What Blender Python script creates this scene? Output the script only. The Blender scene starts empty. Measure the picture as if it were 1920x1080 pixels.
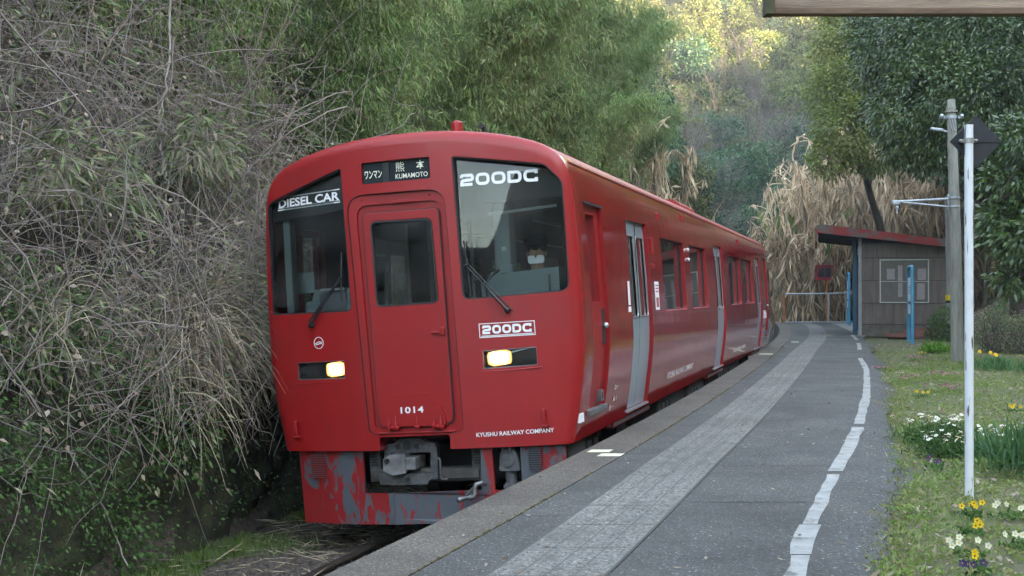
import bpy, bmesh, math, random
import numpy as np
from mathutils import Vector, Matrix
from mathutils.geometry import tessellate_polygon

S = bpy.context.scene
COL = S.collection
R = math.radians
rng = np.random.default_rng(7)
random.seed(7)

# ------------------------------------------------------------------ camera, sky, sun, exposure
cam_d = bpy.data.cameras.new('camera')
cam_d.lens = 42.28; cam_d.sensor_width = 36.0; cam_d.clip_start = 0.05; cam_d.clip_end = 2000
cam = bpy.data.objects.new('camera', cam_d); COL.objects.link(cam)
cam.location = (0, 0, 1.28); cam.rotation_euler = (R(90.23), 0, 0)
S.camera = cam

SUN_EL, SUN_AZ = 15.0, 122.0          # degrees; azimuth clockwise from the view direction (+Y)
W = bpy.data.worlds.new('World'); S.world = W; W.use_nodes = True
wn = W.node_tree
sky = wn.nodes.new('ShaderNodeTexSky'); sky.sky_type = 'NISHITA'; sky.sun_disc = False
sky.sun_elevation = R(SUN_EL); sky.sun_rotation = R(SUN_AZ); sky.air_density = 1.0; sky.dust_density = 0.6; sky.ozone_density = 0.6
bg = wn.nodes['Background']; bg.inputs['Strength'].default_value = 0.15
wn.links.new(sky.outputs['Color'], bg.inputs['Color'])
sun_d = bpy.data.lights.new('sun', 'SUN'); sun_d.energy = 4.5; sun_d.angle = R(0.5); sun_d.color = (1.0, 0.86, 0.66)
sun = bpy.data.objects.new('sun', sun_d); COL.objects.link(sun)
sd = Vector((math.sin(R(SUN_AZ))*math.cos(R(SUN_EL)), math.cos(R(SUN_AZ))*math.cos(R(SUN_EL)), math.sin(R(SUN_EL))))
sun.rotation_euler = sd.to_track_quat('Z', 'Y').to_euler(); sun.location = (20, -20, 40)

S.view_settings.view_transform = 'Standard'; S.view_settings.look = 'None'
S.view_settings.exposure = 3.8; S.view_settings.gamma = 1.0
S.view_settings.use_white_balance = True; S.view_settings.white_balance_temperature = 7750; S.view_settings.white_balance_tint = 8
S.render.engine = 'CYCLES'
S.cycles.max_bounces = 8; S.cycles.transparent_max_bounces = 16; S.cycles.diffuse_bounces = 4
S.cycles.glossy_bounces = 4; S.cycles.transmission_bounces = 6
S.cycles.use_denoising = True
S.cycles.caustics_reflective = False; S.cycles.caustics_refractive = False
S.cycles.sample_clamp_indirect = 6

# ------------------------------------------------------------------ materials
def new_mat(name):
    m = bpy.data.materials.new(name); m.use_nodes = True
    return m, m.node_tree, m.node_tree.nodes['Principled BSDF']
def rgba(c): return (c[0], c[1], c[2], 1.0)
def N(nt, t, **kw):
    n = nt.nodes.new(t)
    for k, v in kw.items():
        if k in n.inputs: n.inputs[k].default_value = v
        else: setattr(n, k, v)
    return n
def ramp(nt, stops):
    r = nt.nodes.new('ShaderNodeValToRGB'); e = r.color_ramp.elements
    while len(e) < len(stops): e.new(0.5)
    for el, (p, c) in zip(e, stops): el.position = p; el.color = rgba(c) if len(c) == 3 else c
    return r
def mat(name, base, rough=0.5, metal=0.0, var=0.15, scale=8.0, bump=0.0, bscale=60.0, spec=0.5, coat=0.0, coords='Object', stretch=None, var2=None):
    """a painted / plain surface: its colour wanders a little with a noise, and it may be bumped"""
    m, nt, p = new_mat(name)
    tc = N(nt, 'ShaderNodeTexCoord'); src = tc.outputs[coords]
    if stretch:
        mp = N(nt, 'ShaderNodeMapping'); mp.inputs['Scale'].default_value = stretch
        nt.links.new(src, mp.inputs['Vector']); src = mp.outputs['Vector']
    nz = N(nt, 'ShaderNodeTexNoise', Scale=scale, Detail=6.0, Roughness=0.6)
    nt.links.new(src, nz.inputs['Vector'])
    lo = tuple(c*(1-var) for c in base); hi = tuple(min(1, c*(1+var)) for c in base)
    if var2: hi = var2
    r = ramp(nt, [(0.3, lo), (0.7, hi)])
    nt.links.new(nz.outputs['Fac'], r.inputs['Fac']); nt.links.new(r.outputs['Color'], p.inputs['Base Color'])
    p.inputs['Roughness'].default_value = rough; p.inputs['Metallic'].default_value = metal
    p.inputs['Specular IOR Level'].default_value = spec; p.inputs['Coat Weight'].default_value = coat
    p.inputs['Coat Roughness'].default_value = 0.08
    if bump:
        n2 = N(nt, 'ShaderNodeTexNoise', Scale=bscale, Detail=4.0)
        nt.links.new(src, n2.inputs['Vector'])
        b = N(nt, 'ShaderNodeBump', Strength=bump, Distance=0.02)
        nt.links.new(n2.outputs['Fac'], b.inputs['Height']); nt.links.new(b.outputs['Normal'], p.inputs['Normal'])
    return m
def leaf_mat(name, cols, trans=0.25, rough=0.55, obj_var=0.25, gloss=0.3):
    """foliage: every leaf its own tint, every plant a slightly different one"""
    m, nt, p = new_mat(name)
    g = N(nt, 'ShaderNodeNewGeometry'); oi = N(nt, 'ShaderNodeObjectInfo')
    n = len(cols)
    r = ramp(nt, [((i+0.5)/n, c) for i, c in enumerate(cols)])
    tc = N(nt, 'ShaderNodeTexCoord'); nz = N(nt, 'ShaderNodeTexNoise', Scale=0.55, Detail=2.0)
    nt.links.new(tc.outputs['Object'], nz.inputs['Vector'])
    mx = N(nt, 'ShaderNodeMath', operation='MULTIPLY_ADD'); mx.inputs[1].default_value = 0.55
    m2 = N(nt, 'ShaderNodeMath', operation='MULTIPLY_ADD'); m2.inputs[1].default_value = 1.1; m2.inputs[2].default_value = -0.32
    nt.links.new(nz.outputs['Fac'], m2.inputs[0])
    nt.links.new(g.outputs['Random Per Island'], mx.inputs[0]); nt.links.new(m2.outputs[0], mx.inputs[2])
    nt.links.new(mx.outputs[0], r.inputs['Fac'])
    hs = N(nt, 'ShaderNodeHueSaturation')
    mr = N(nt, 'ShaderNodeMapRange'); mr.inputs['To Min'].default_value = 1-obj_var; mr.inputs['To Max'].default_value = 1+obj_var
    nt.links.new(oi.outputs['Random'], mr.inputs['Value']); nt.links.new(mr.outputs['Result'], hs.inputs['Value'])
    nt.links.new(r.outputs['Color'], hs.inputs['Color'])
    nt.links.new(hs.outputs['Color'], p.inputs['Base Color'])
    p.inputs['Roughness'].default_value = rough; p.inputs['Specular IOR Level'].default_value = gloss
    if trans > 0:
        tr = N(nt, 'ShaderNodeBsdfTranslucent'); nt.links.new(hs.outputs['Color'], tr.inputs['Color'])
        ms = N(nt, 'ShaderNodeMixShader', Fac=trans); out = nt.nodes['Material Output']
        nt.links.new(p.outputs[0], ms.inputs[1]); nt.links.new(tr.outputs[0], ms.inputs[2]); nt.links.new(ms.outputs[0], out.inputs['Surface'])
    return m
def glass_mat(name, tint=(0.8, 0.86, 0.85), rough=0.015, ior=1.5, dirt=0.06, refl=1.5):
    m, nt, p = new_mat(name); out = nt.nodes['Material Output']
    t = N(nt, 'ShaderNodeBsdfTransparent'); t.inputs['Color'].default_value = rgba(tint)
    gl = N(nt, 'ShaderNodeBsdfGlossy', Roughness=rough); fr = N(nt, 'ShaderNodeFresnel', IOR=ior)
    mul = N(nt, 'ShaderNodeMath', operation='MULTIPLY'); mul.inputs[1].default_value = refl; mul.use_clamp = True
    nt.links.new(fr.outputs[0], mul.inputs[0])
    ms = N(nt, 'ShaderNodeMixShader'); nt.links.new(mul.outputs[0], ms.inputs['Fac'])
    nt.links.new(t.outputs[0], ms.inputs[1]); nt.links.new(gl.outputs[0], ms.inputs[2])
    df = N(nt, 'ShaderNodeBsdfDiffuse'); df.inputs['Color'].default_value = (0.5, 0.5, 0.5, 1)
    tc = N(nt, 'ShaderNodeTexCoord'); nz = N(nt, 'ShaderNodeTexNoise', Scale=3.0, Detail=5.0)
    nt.links.new(tc.outputs['Object'], nz.inputs['Vector'])
    mr = N(nt, 'ShaderNodeMapRange'); mr.inputs['From Min'].default_value = 0.35; mr.inputs['From Max'].default_value = 0.8; mr.inputs['To Max'].default_value = dirt
    nt.links.new(nz.outputs['Fac'], mr.inputs['Value'])
    m3 = N(nt, 'ShaderNodeMixShader'); nt.links.new(mr.outputs[0], m3.inputs['Fac'])
    nt.links.new(ms.outputs[0], m3.inputs[1]); nt.links.new(df.outputs[0], m3.inputs[2])
    nt.links.new(m3.outputs[0], out.inputs['Surface'])
    return m
def emit_mat(name, col, st):
    m, nt, p = new_mat(name)
    p.inputs['Base Color'].default_value = rgba(col); p.inputs['Emission Color'].default_value = rgba(col); p.inputs['Emission Strength'].default_value = st
    return m

# ------------------------------------------------------------------ mesh helpers
class MB:
    """collects shapes; build() links them as ONE mesh object"""
    def __init__(s): s.bm = bmesh.new()
    def face(s, pts, mi=0):
        vs = [s.bm.verts.new(p) for p in pts]
        f = s.bm.faces.new(vs); f.material_index = mi; return f
    def box(s, lo, hi, mi=0, bev=0.0, M=None):
        c = [(a+b)/2 for a, b in zip(lo, hi)]; d = [abs(b-a) for a, b in zip(lo, hi)]
        r = bmesh.ops.create_cube(s.bm, size=1.0)
        vs = r['verts']
        for v in vs: v.co = Vector((c[0]+v.co.x*d[0], c[1]+v.co.y*d[1], c[2]+v.co.z*d[2]))
        fs = set(f for v in vs for f in v.link_faces)
        if bev > 0:
            es = list(set(e for v in vs for e in v.link_edges))
            rr = bmesh.ops.bevel(s.bm, geom=es, offset=bev, segments=2, profile=0.5, affect='EDGES')
            fs = set(rr['faces']) | set(f for f in fs if f.is_valid)
            vs = list(set(v for f in fs for v in f.verts))
        for f in fs: f.material_index = mi
        if M is not None:
            for v in vs: v.co = M @ v.co
        return s
    def prism(s, poly, a0, a1, axis='y', mi=0, M=None):
        """extrude a 2D outline along axis (poly in the two other coordinates, in x,y,z order)"""
        def P(p, a):
            return {'y': (p[0], a, p[1]), 'x': (a, p[0], p[1]), 'z': (p[0], p[1], a)}[axis]
        A = [s.bm.verts.new(P(p, a0)) for p in poly]; B = [s.bm.verts.new(P(p, a1)) for p in poly]
        fs = [s.bm.faces.new(A), s.bm.faces.new(B[::-1])]
        n = len(poly)
        for i in range(n): fs.append(s.bm.faces.new([A[i], B[i], B[(i+1) % n], A[(i+1) % n]]))
        for f in fs: f.material_index = mi
        if M is not None:
            for v in A+B: v.co = M @ v.co
        return s
    def tube(s, pts, rad, n=10, mi=0, cap=True):
        pts = [Vector(p) for p in pts]; k = len(pts)
        rad = [rad]*k if not hasattr(rad, '__len__') else rad
        rings = []
        ref = None
        for i, p in enumerate(pts):
            t = (pts[min(i+1, k-1)]-pts[max(i-1, 0)]).normalized()
            if ref is None:
                ref = Vector((0, 0, 1)) if abs(t.z) < 0.9 else Vector((1, 0, 0))
            a = t.cross(ref).normalized(); b = t.cross(a).normalized(); ref = b.cross(t).normalized() if False else ref
            rings.append([s.bm.verts.new(p+(a*math.cos(2*math.pi*j/n)+b*math.sin(2*math.pi*j/n))*rad[i]) for j in range(n)])
        fs = []
        for i in range(k-1):
            for j in range(n):
                fs.append(s.bm.faces.new([rings[i][j], rings[i][(j+1) % n], rings[i+1][(j+1) % n], rings[i+1][j]]))
        if cap:
            fs.append(s.bm.faces.new(rings[0][::-1])); fs.append(s.bm.faces.new(rings[-1]))
        for f in fs: f.material_index = mi
        return s
    def ball(s, c, r, mi=0, sx=1, sy=1, sz=1, u=12, v=8):
        g = bmesh.ops.create_uvsphere(s.bm, u_segments=u, v_segments=v, radius=r)
        for w in g['verts']: w.co = Vector((c[0]+w.co.x*sx, c[1]+w.co.y*sy, c[2]+w.co.z*sz))
        for f in set(f for w in g['verts'] for f in w.link_faces): f.material_index = mi
        return s
    def build(s, name, mats, parent=None, smooth=None, normals=True):
        me = bpy.data.meshes.new(name)
        if normals: bmesh.ops.recalc_face_normals(s.bm, faces=s.bm.faces)
        s.bm.to_mesh(me); s.bm.free()
        for m in (mats if isinstance(mats, (list, tuple)) else [mats]): me.materials.append(m)
        if smooth is not None: set_smooth(me, smooth)
        return link(name, me, parent)
def set_smooth(me, ang):
    me.polygons.foreach_set('use_smooth', [True]*len(me.polygons))
    me.set_sharp_from_angle(angle=R(ang))
def link(name, me, parent=None, loc=None):
    o = bpy.data.objects.new(name, me); COL.objects.link(o)
    if parent is not None: o.parent = parent
    if loc is not None: o.location = loc
    return o
def tag(o, label=None, cat=None, group=None, kind=None):
    if label: o['label'] = label
    if cat: o['category'] = cat
    if group: o['group'] = group
    if kind: o['kind'] = kind
    return o
def thing(name, label, cat, loc=(0, 0, 0), rz=0.0, group=None):
    o = bpy.data.objects.new(name, None); COL.objects.link(o)
    o.empty_display_size = 0.2
    o.location = loc; o.rotation_euler = (0, 0, rz)
    return tag(o, label, cat, group)
def dup(root, loc, rz=0.0, label=None, sc=1.0, group=None):
    r = root.copy(); COL.objects.link(r); r.location = loc; r.rotation_euler = (0, 0, rz)
    r.scale = (sc, sc, sc) if not hasattr(sc, '__len__') else sc
    if label: r['label'] = label
    if group: r['group'] = group
    for ch in list(root.children):
        c = ch.copy(); COL.objects.link(c); c.parent = r
        for g in list(ch.children):
            d = g.copy(); COL.objects.link(d); d.parent = c
    return r
def round_poly(pts, rad, n=5):
    """round the corners of a convex outline"""
    out = []; k = len(pts)
    rads = rad if hasattr(rad, '__len__') else [rad]*k
    for i in range(k):
        p = Vector(pts[i]); a = Vector(pts[i-1]); b = Vector(pts[(i+1) % k]); r = rads[i]
        if r <= 0: out.append(tuple(p)); continue
        u = (a-p).normalized(); v = (b-p).normalized()
        ang = u.angle(v); d = min(r/math.tan(ang/2), 0.48*(a-p).length, 0.48*(b-p).length)
        p0 = p+u*d; p1 = p+v*d
        for j in range(n+1):
            t = j/n
            out.append(tuple(p0*(1-t)**2+p*2*t*(1-t)+p1*t*t))
    return out
# numpy geometry: many quads / tubes at once
class NP:
    def __init__(s): s.v = []; s.f = []; s.m = []; s.n = 0
    def add(s, v, f, mi=0):
        s.v.append(np.asarray(v, np.float32).reshape(-1, 3)); f = np.asarray(f, np.int32).reshape(-1, 4)
        s.f.append(f+s.n); s.m.append(np.full(len(f), mi, np.int32)); s.n += len(s.v[-1])
    def mesh(s, name, mats, smooth=False):
        v = np.concatenate(s.v); f = np.concatenate(s.f); m = np.concatenate(s.m)
        me = bpy.data.meshes.new(name)
        me.vertices.add(len(v)); me.vertices.foreach_set('co', v.ravel())
        me.loops.add(f.size); me.loops.foreach_set('vertex_index', f.ravel())
        me.polygons.add(len(f)); me.polygons.foreach_set('loop_start', np.arange(0, f.size, 4, dtype=np.int32))
        for mm in (mats if isinstance(mats, (list, tuple)) else [mats]): me.materials.append(mm)
        me.polygons.foreach_set('material_index', m)
        if smooth: me.polygons.foreach_set('use_smooth', np.ones(len(f), bool))
        me.update(calc_edges=True); me.validate()
        return me
def unit(a): return a/np.maximum(np.linalg.norm(a, axis=-1, keepdims=True), 1e-9)
def rand_dir(n): return unit(rng.normal(size=(n, 3)))
def add_leaves(g, P, D, L, Wd, mi=0, droop=0.12, side=None):
    """leaf blades: base, two shoulders, tip; D is the direction they point in"""
    n = len(P); D = unit(D)
    if side is None: side = unit(np.cross(D, rand_dir(n)))
    L = np.broadcast_to(np.asarray(L, float), (n,))[:, None]; Wd = np.broadcast_to(np.asarray(Wd, float), (n,))[:, None]
    mid = P+D*L*0.45
    tip = P+D*L+np.array([0, 0, -1.0])*L*droop
    V = np.stack([P, mid+side*Wd/2, tip, mid-side*Wd/2], 1)
    g.add(V, np.arange(4*n).reshape(n, 4), mi)
def add_tubes(g, paths, rad, sides=3, mi=0):
    """paths (n,k,3), rad (n,k)"""
    paths = np.asarray(paths, float); n, k, _ = paths.shape
    rad = np.broadcast_to(np.asarray(rad, float), (n, k))
    t = np.empty_like(paths); t[:, 1:-1] = paths[:, 2:]-paths[:, :-2]; t[:, 0] = paths[:, 1]-paths[:, 0]; t[:, -1] = paths[:, -1]-paths[:, -2]
    t = unit(t); ref = np.zeros_like(t); ref[..., 0] = 0.31; ref[..., 1] = 0.95; ref[..., 2] = 0.07
    a = unit(np.cross(t, ref)); b = np.cross(t, a)
    th = np.arange(sides)*2*math.pi/sides
    V = paths[:, :, None, :]+rad[:, :, None, None]*(a[:, :, None, :]*np.cos(th)[None, None, :, None]+b[:, :, None, :]*np.sin(th)[None, None, :, None])
    base = (np.arange(n)[:, None, None]*k+np.arange(k-1)[None, :, None])*sides
    j = np.arange(sides)[None, None, :]; j2 = (j+1) % sides
    F = np.stack([base+j, base+j2, base+sides+j2, base+sides+j], -1)
    g.add(V, F, mi)

# ------------------------------------------------------------------ the ground: track bed, platform, banks, hills
EY = np.array([-130, -60, -30, -10, 0, 5.44, 9.76, 13.88, 21.55, 27.24, 33.57, 45.82, 56, 70, 90, 120, 300.])
EX = np.array([-36, -22.5, -13.6, -6.35, -2.8, -0.85, 0.58, 1.86, 4.1, 5.68, 7.35, 10.15, 12.0, 13.6, 14.2, 13., 5.])
def _hermite(X, Y):
    m = np.gradient(Y, X)
    def fn(x):
        x = np.asarray(x, float); i = np.clip(np.searchsorted(X, x)-1, 0, len(X)-2)
        h = X[i+1]-X[i]; t = (x-X[i])/h
        return (2*t**3-3*t**2+1)*Y[i]+(t**3-2*t**2+t)*h*m[i]+(-2*t**3+3*t**2)*Y[i+1]+(t**3-t**2)*h*m[i+1]
    return fn
E = _hermite(EY, EX)
def sstep(a, b, x): t = np.clip((x-a)/(b-a), 0, 1); return t*t*(3-2*t)
_ph = rng.uniform(0, 6.28, (6, 2)); _fq = rng.normal(size=(6, 2))
def wob(x, y, s):
    r = 0
    for (p, q), (a, b) in zip(_ph, _fq): r = r+np.sin(x*a*s+p)*np.cos(y*b*s+q)
    return r/3
PLAT_W = 2.45
def H(x, y):
    """ground height outside the platform"""
    x = np.asarray(x, float); y = np.asarray(y, float); u = x-E(y)
    # left: ballast, low rock foot, steep bank, hill
    zb = -1.06+0.03*wob(x, y, 3.0)+.05*sstep(-2.6, -2.2, u)
    rock = sstep(-3.78, -4.1, u)*0.95
    bank = np.where(u < -4.0, np.minimum((-4.0-u)*1.75, 7+(-8.0-u)*0.75), 0)
    bank = bank*(1-0.75*sstep(52, 70, y))*(1-0.8*sstep(-14, -34, y))+0.35*wob(x, y, 0.5)*sstep(-4.2, -6, u)
    left = zb+rock+np.maximum(bank, 0)
    # right: lawn level with the platform, litter slope, ridge that keeps the low sun off the station
    lawn = -0.07+0.03*wob(x, y, 1.5)
    slope = np.clip(u-6.2, 0, 4)*0.75+np.clip(u-10.2, 0, 8)*0.5
    slope = slope*(1-0.7*sstep(40, 50, y)*(1-sstep(4, 14, u-6)))
    ridge = (47-12.5*sstep(52, 100, y))*sstep(16, 62, x)*(1-sstep(66, 150, x)*0.8)*sstep(-175, -120, y)+2*wob(x, y, 0.12)*sstep(16, 30, x)
    slope = slope+17*sstep(-4, -45, y)*sstep(7, 26, u)*(u > 0)
    right = lawn+np.maximum(slope*(u > 0), ridge)
    z = np.where(u < 0.02, left, np.where(u < PLAT_W-0.15, np.where(u < 0.3, -1.06, -0.35), right))
    # far hill closing the valley
    far = np.clip(y-74, 0, 58)*0.22+np.clip(y-132, 0, 400)*0.62+1.5*wob(x, y, 0.15)*sstep(74, 100, y)
    behind = np.clip(-48-y, 0, 90)*(.27+.34*sstep(-50, 5, x)); z = np.where(y < -48, np.maximum(z, behind), z)
    z = np.where(y > 60, np.maximum(z, np.where(y > 74, far, -1)), z)
    return z

M_ballast = mat('ballast', (0.075, 0.058, 0.047), 0.95, var=0.55, scale=26, bump=1.0, bscale=45)
M_soil = mat('bank soil', (0.05, 0.042, 0.03), 0.95, var=0.5, scale=3, bump=0.8, bscale=14)
M_lawn = mat('lawn soil', (0.105, 0.085, 0.055), 0.95, var=0.45, scale=7, bump=0.6, bscale=40, var2=(0.12, 0.13, 0.05))
M_litter = mat('leaf litter', (0.13, 0.095, 0.062), 0.95, var=0.5, scale=9, bump=0.8, bscale=30)
M_forest = mat('forest floor', (0.05, 0.055, 0.028), 0.95, var=0.5, scale=0.5, bump=0.5, bscale=4)

ucol = np.array([-110, -80, -60, -45, -35, -28, -22, -18, -15, -13, -11.5, -10.2, -9.2, -8.4, -7.8, -7.2, -6.6, -6.1, -5.6, -5.2, -4.8, -4.5, -4.25,
                 -4.1, -4.0, -3.9, -3.78, -3.6, -3.3, -3, -2.6, -2.2, -1.8, -1.4, -1, -.6, -.2, 0.0, 0.05, 0.31, 1.2, 2.28, 2.31, 2.6, 2.9, 3.3, 3.8, 4.4, 5, 5.6,
                 6.2, 6.8, 7.4, 8, 9, 10, 11.5, 13, 15, 17, 20, 24, 28, 33, 38, 44, 50, 56, 62, 70, 80, 95, 120, 160])
yrow = np.concatenate([np.arange(-180, -20, 8.), np.arange(-20, 2, 2.), np.arange(2, 56, 0.6), np.arange(56, 100, 2.), np.arange(100, 300, 6.)])
Yg, Ug = np.meshgrid(yrow, ucol, indexing='ij'); Xg = Ug+E(Yg); Zg = H(Xg, Yg)
g = NP(); nr, nc = Yg.shape
idx = np.arange(nr*nc).reshape(nr, nc)
F = np.stack([idx[:-1, :-1], idx[:-1, 1:], idx[1:, 1:], idx[1:, :-1]], -1).reshape(-1, 4)
g.add(np.stack([Xg, Yg, Zg], -1), F)
uc = ((Ug[:-1, :-1]+Ug[:-1, 1:])/2).ravel(); yc = Yg[:-1, :-1].ravel()
g.m = [np.where(yc > 72, 4, np.where(uc < -3.85, 1, np.where(uc < 2.3, 0, np.where(uc < 6.4, 2, np.where(uc < 15, 3, 4))))).astype(np.int32)]
terr = link('terrain', g.mesh('terrain', [M_ballast, M_soil, M_lawn, M_litter, M_forest], smooth=True)); tag(terr, kind='structure')

def ribbon(uL, uR, y0, y1, z, dy=0.5, jit=0.0, g=None, mi=0):
    """a sheet between two offsets from the platform edge, following its curve"""
    ys = np.linspace(y0, y1, max(2, int((y1-y0)/dy)+1))
    fL = uL(ys) if callable(uL) else np.full(len(ys), uL); fR = uR(ys) if callable(uR) else np.full(len(ys), uR)
    k = 7 if (np.mean(fR-fL) > 1) else 2
    t = np.linspace(0, 1, k)[None, :]
    U = fL[:, None]*(1-t)+fR[:, None]*t
    if jit: U = U+rng.normal(0, jit, U.shape)
    Y = np.repeat(ys[:, None], k, 1)
    Z = z(U, Y) if callable(z) else np.full(U.shape, z)
    V = np.stack([E(Y)+U, Y, Z], -1); i = np.arange(V.shape[0]*k).reshape(-1, k)
    Fq = np.stack([i[:-1, :-1], i[:-1, 1:], i[1:, 1:], i[1:, :-1]], -1)
    g = g or NP(); g.add(V, Fq, mi); return g
# asphalt with small pale stones
def speckle_mat(name, base, chips, dens=0.30, sc=90, rough=0.85, patch=0.3, bump=0.4, stain=None):
    m, nt, p = new_mat(name)
    tc = N(nt, 'ShaderNodeTexCoord')
    v = N(nt, 'ShaderNodeTexVoronoi', Scale=sc); nt.links.new(tc.outputs['Object'], v.inputs['Vector'])
    sep = N(nt, 'ShaderNodeSeparateColor'); nt.links.new(v.outputs['Color'], sep.inputs['Color'])
    r = ramp(nt, [(0.0, tuple(c*0.6 for c in base)), (0.55, base), (0.80, tuple(c*1.35 for c in base)), (0.97, tuple(c*1.7 for c in base)), (1.0, chips)])
    nt.links.new(sep.outputs['Red'], r.inputs['Fac'])
    nz = N(nt, 'ShaderNodeTexNoise', Scale=1.1, Detail=7.0, Roughness=0.65); nt.links.new(tc.outputs['Object'], nz.inputs['Vector'])
    mr = N(nt, 'ShaderNodeMapRange'); mr.inputs['From Min'].default_value = 0.3; mr.inputs['From Max'].default_value = 0.7
    mr.inputs['To Min'].default_value = 1-patch; mr.inputs['To Max'].default_value = 1+patch
    nt.links.new(nz.outputs['Fac'], mr.inputs['Value'])
    mx = N(nt, 'ShaderNodeMix', data_type='RGBA', blend_type='MULTIPLY'); mx.inputs['Factor'].default_value = 1.0
    nt.links.new(r.outputs['Color'], mx.inputs['A']); nt.links.new(mr.outputs['Result'], mx.inputs['B'])
    col = mx.outputs['Result']
    if stain:
        n3 = N(nt, 'ShaderNodeTexNoise', Scale=stain[1], Detail=8.0, Roughness=0.7); nt.links.new(tc.outputs['Object'], n3.inputs['Vector'])
        rr = ramp(nt, [(stain[2], (0, 0, 0)), (stain[2]+0.10, (1, 1, 1))]); nt.links.new(n3.outputs['Fac'], rr.inputs['Fac'])
        m4 = N(nt, 'ShaderNodeMix', data_type='RGBA'); nt.links.new(rr.outputs['Color'], m4.inputs['Factor'])
        nt.links.new(col, m4.inputs['A']); m4.inputs['B'].default_value = rgba(stain[0]); col = m4.outputs['Result']
    nt.links.new(col, p.inputs['Base Color']); p.inputs['Roughness'].default_value = rough
    b = N(nt, 'ShaderNodeBump', Strength=bump, Distance=0.006); nt.links.new(v.outputs['Distance'], b.inputs['Height']); nt.links.new(b.outputs['Normal'], p.inputs['Normal'])
    return m
M_asph = speckle_mat('asphalt', (0.051, 0.0488, 0.047), (0.26, 0.26, 0.25), sc=120, patch=0.42)
M_shoulder = speckle_mat('shoulder asphalt', (0.050, 0.049, 0.049), (0.28, 0.28, 0.27), sc=80, stain=((0.085, 0.072, 0.028), 1.3, 0.57))
M_coping = speckle_mat('coping concrete', (0.078, 0.064, 0.053), (0.26, 0.25, 0.23), sc=120, patch=0.35, stain=((0.2, 0.15, 0.04), 2.2, 0.70))
M_face = mat('platform face', (0.12, 0.105, 0.09), 0.9, var=0.4, scale=3, bump=0.5, bscale=20)
M_conc = speckle_mat('apron concrete', (0.17, 0.165, 0.155), (0.4, 0.4, 0.38), sc=110)
M_tile = speckle_mat('tactile tile', (0.128, 0.122, 0.114), (0.27, 0.27, 0.26), sc=80, patch=0.35, stain=((0.095, 0.09, 0.082), 2.2, 0.52))
M_paint = mat('road paint', (0.46, 0.46, 0.45), 0.8, var=0.3, scale=7, bump=0.3, var2=(0.20, 0.20, 0.195))
nt = M_paint.node_tree; p = nt.nodes['Principled BSDF']; tc = N(nt, 'ShaderNodeTexCoord'); nz = N(nt, 'ShaderNodeTexNoise', Scale=5.0, Detail=12.0, Roughness=0.75, Distortion=0.4); nt.links.new(tc.outputs['Object'], nz.inputs['Vector'])
rp = ramp(nt, [(0.53, (0, 0, 0)), (0.63, (1, 1, 1))]); nt.links.new(nz.outputs['Fac'], rp.inputs['Fac']); mx = N(nt, 'ShaderNodeMix', data_type='RGBA'); old = p.inputs['Base Color'].links[0].from_socket
nt.links.new(rp.outputs['Color'], mx.inputs['Factor']); nt.links.new(old, mx.inputs['A']); mx.inputs['B'].default_value = (.085, .083, .08, 1); nt.links.new(mx.outputs['Result'], p.inputs['Base Color'])
M_cream = mat('cream paint', (0.62, 0.58, 0.43), 0.8, var=0.2, scale=12)

P0, P1 = -12, 52
g = ribbon(0.385, lambda y: np.full(len(y), 2.26), P0, P1, 0.0)
g = ribbon(lambda y: np.full(len(y), 2.26), lambda y: PLAT_W+0.10+0.08*np.sin(y*0.9)+0.05*np.sin(y*2.3), P0, P1, lambda U, Y: -0.05*np.clip((U-2.26)/0.25, 0, 1.4), g=g, mi=1)
g = ribbon(0.0, 0.38, P0, P1, 0.002, g=g, mi=2)
# vertical face towards the track
ys = np.linspace(P0, P1, 160); k = len(ys)
V = np.stack([np.stack([E(ys)+0*ys, ys, ys*0-1.1], -1), np.stack([E(ys)+0*ys, ys, ys*0+0.002], -1)], 1)
i = np.arange(2*k).reshape(-1, 2); g.add(V, np.stack([i[:-1, 0], i[:-1, 1], i[1:, 1], i[1:, 0]], -1), 3)
g = ribbon(PLAT_W-0.1, lambda y: PLAT_W+0.1+3.4*sstep(38.5, 42, y), 38.5, P1, -0.004, g=g, mi=4)
plat = link('platform', g.mesh('platform', [M_asph, M_shoulder, M_coping, M_face, M_conc])); tag(plat, kind='structure')

TL = lambda y: np.interp(y, [0, 5.4, 9, 17, 26, 35, 45, 53], [.76, .75, .67, .66, .70, .92, 1.08, 1.02])
TW = 0.52
g = ribbon(TL, lambda y: TL(y)+TW, P0, P1-0.6, 0.008, dy=0.3)
# raised studs and the joints between tiles
def studs(g):
    ys = np.arange(0.5, 51.0, 0.06)
    for j in range(8):
        o = 0.035+j*0.0643
        yy = ys[(np.floor(ys/0.3).astype(int) % 1) == 0]; x = E(yy)+TL(yy)+o; r = 0.013; rt = 0.007; h = 0.0055
        n = len(yy)
        low = np.array([[-r, -r], [r, -r], [r, r], [-r, r]]); top = low*(rt/r)
        V = np.zeros((n, 8, 3))
        V[:, :4, 0] = x[:, None]+low[:, 0]; V[:, :4, 1] = yy[:, None]+low[:, 1]*1.3; V[:, :4, 2] = 0.0078
        V[:, 4:, 0] = x[:, None]+top[:, 0]; V[:, 4:, 1] = yy[:, None]+top[:, 1]*1.3; V[:, 4:, 2] = 0.0078+h
        b = np.arange(n)[:, None]*8
        Fq = np.concatenate([b+np.array([4, 5, 6, 7])]+[b+np.array([a, (a+1) % 4, 4+(a+1) % 4, 4+a]) for a in range(4)])
        g.add(V, Fq, 0)
studs(g)
for yy in np.arange(0.6, 51, 0.6): ribbon(lambda y: TL(y)+0.003, lambda y: TL(y)+TW-0.003, yy, yy+0.010, 0.0095, g=g, mi=1)
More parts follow.
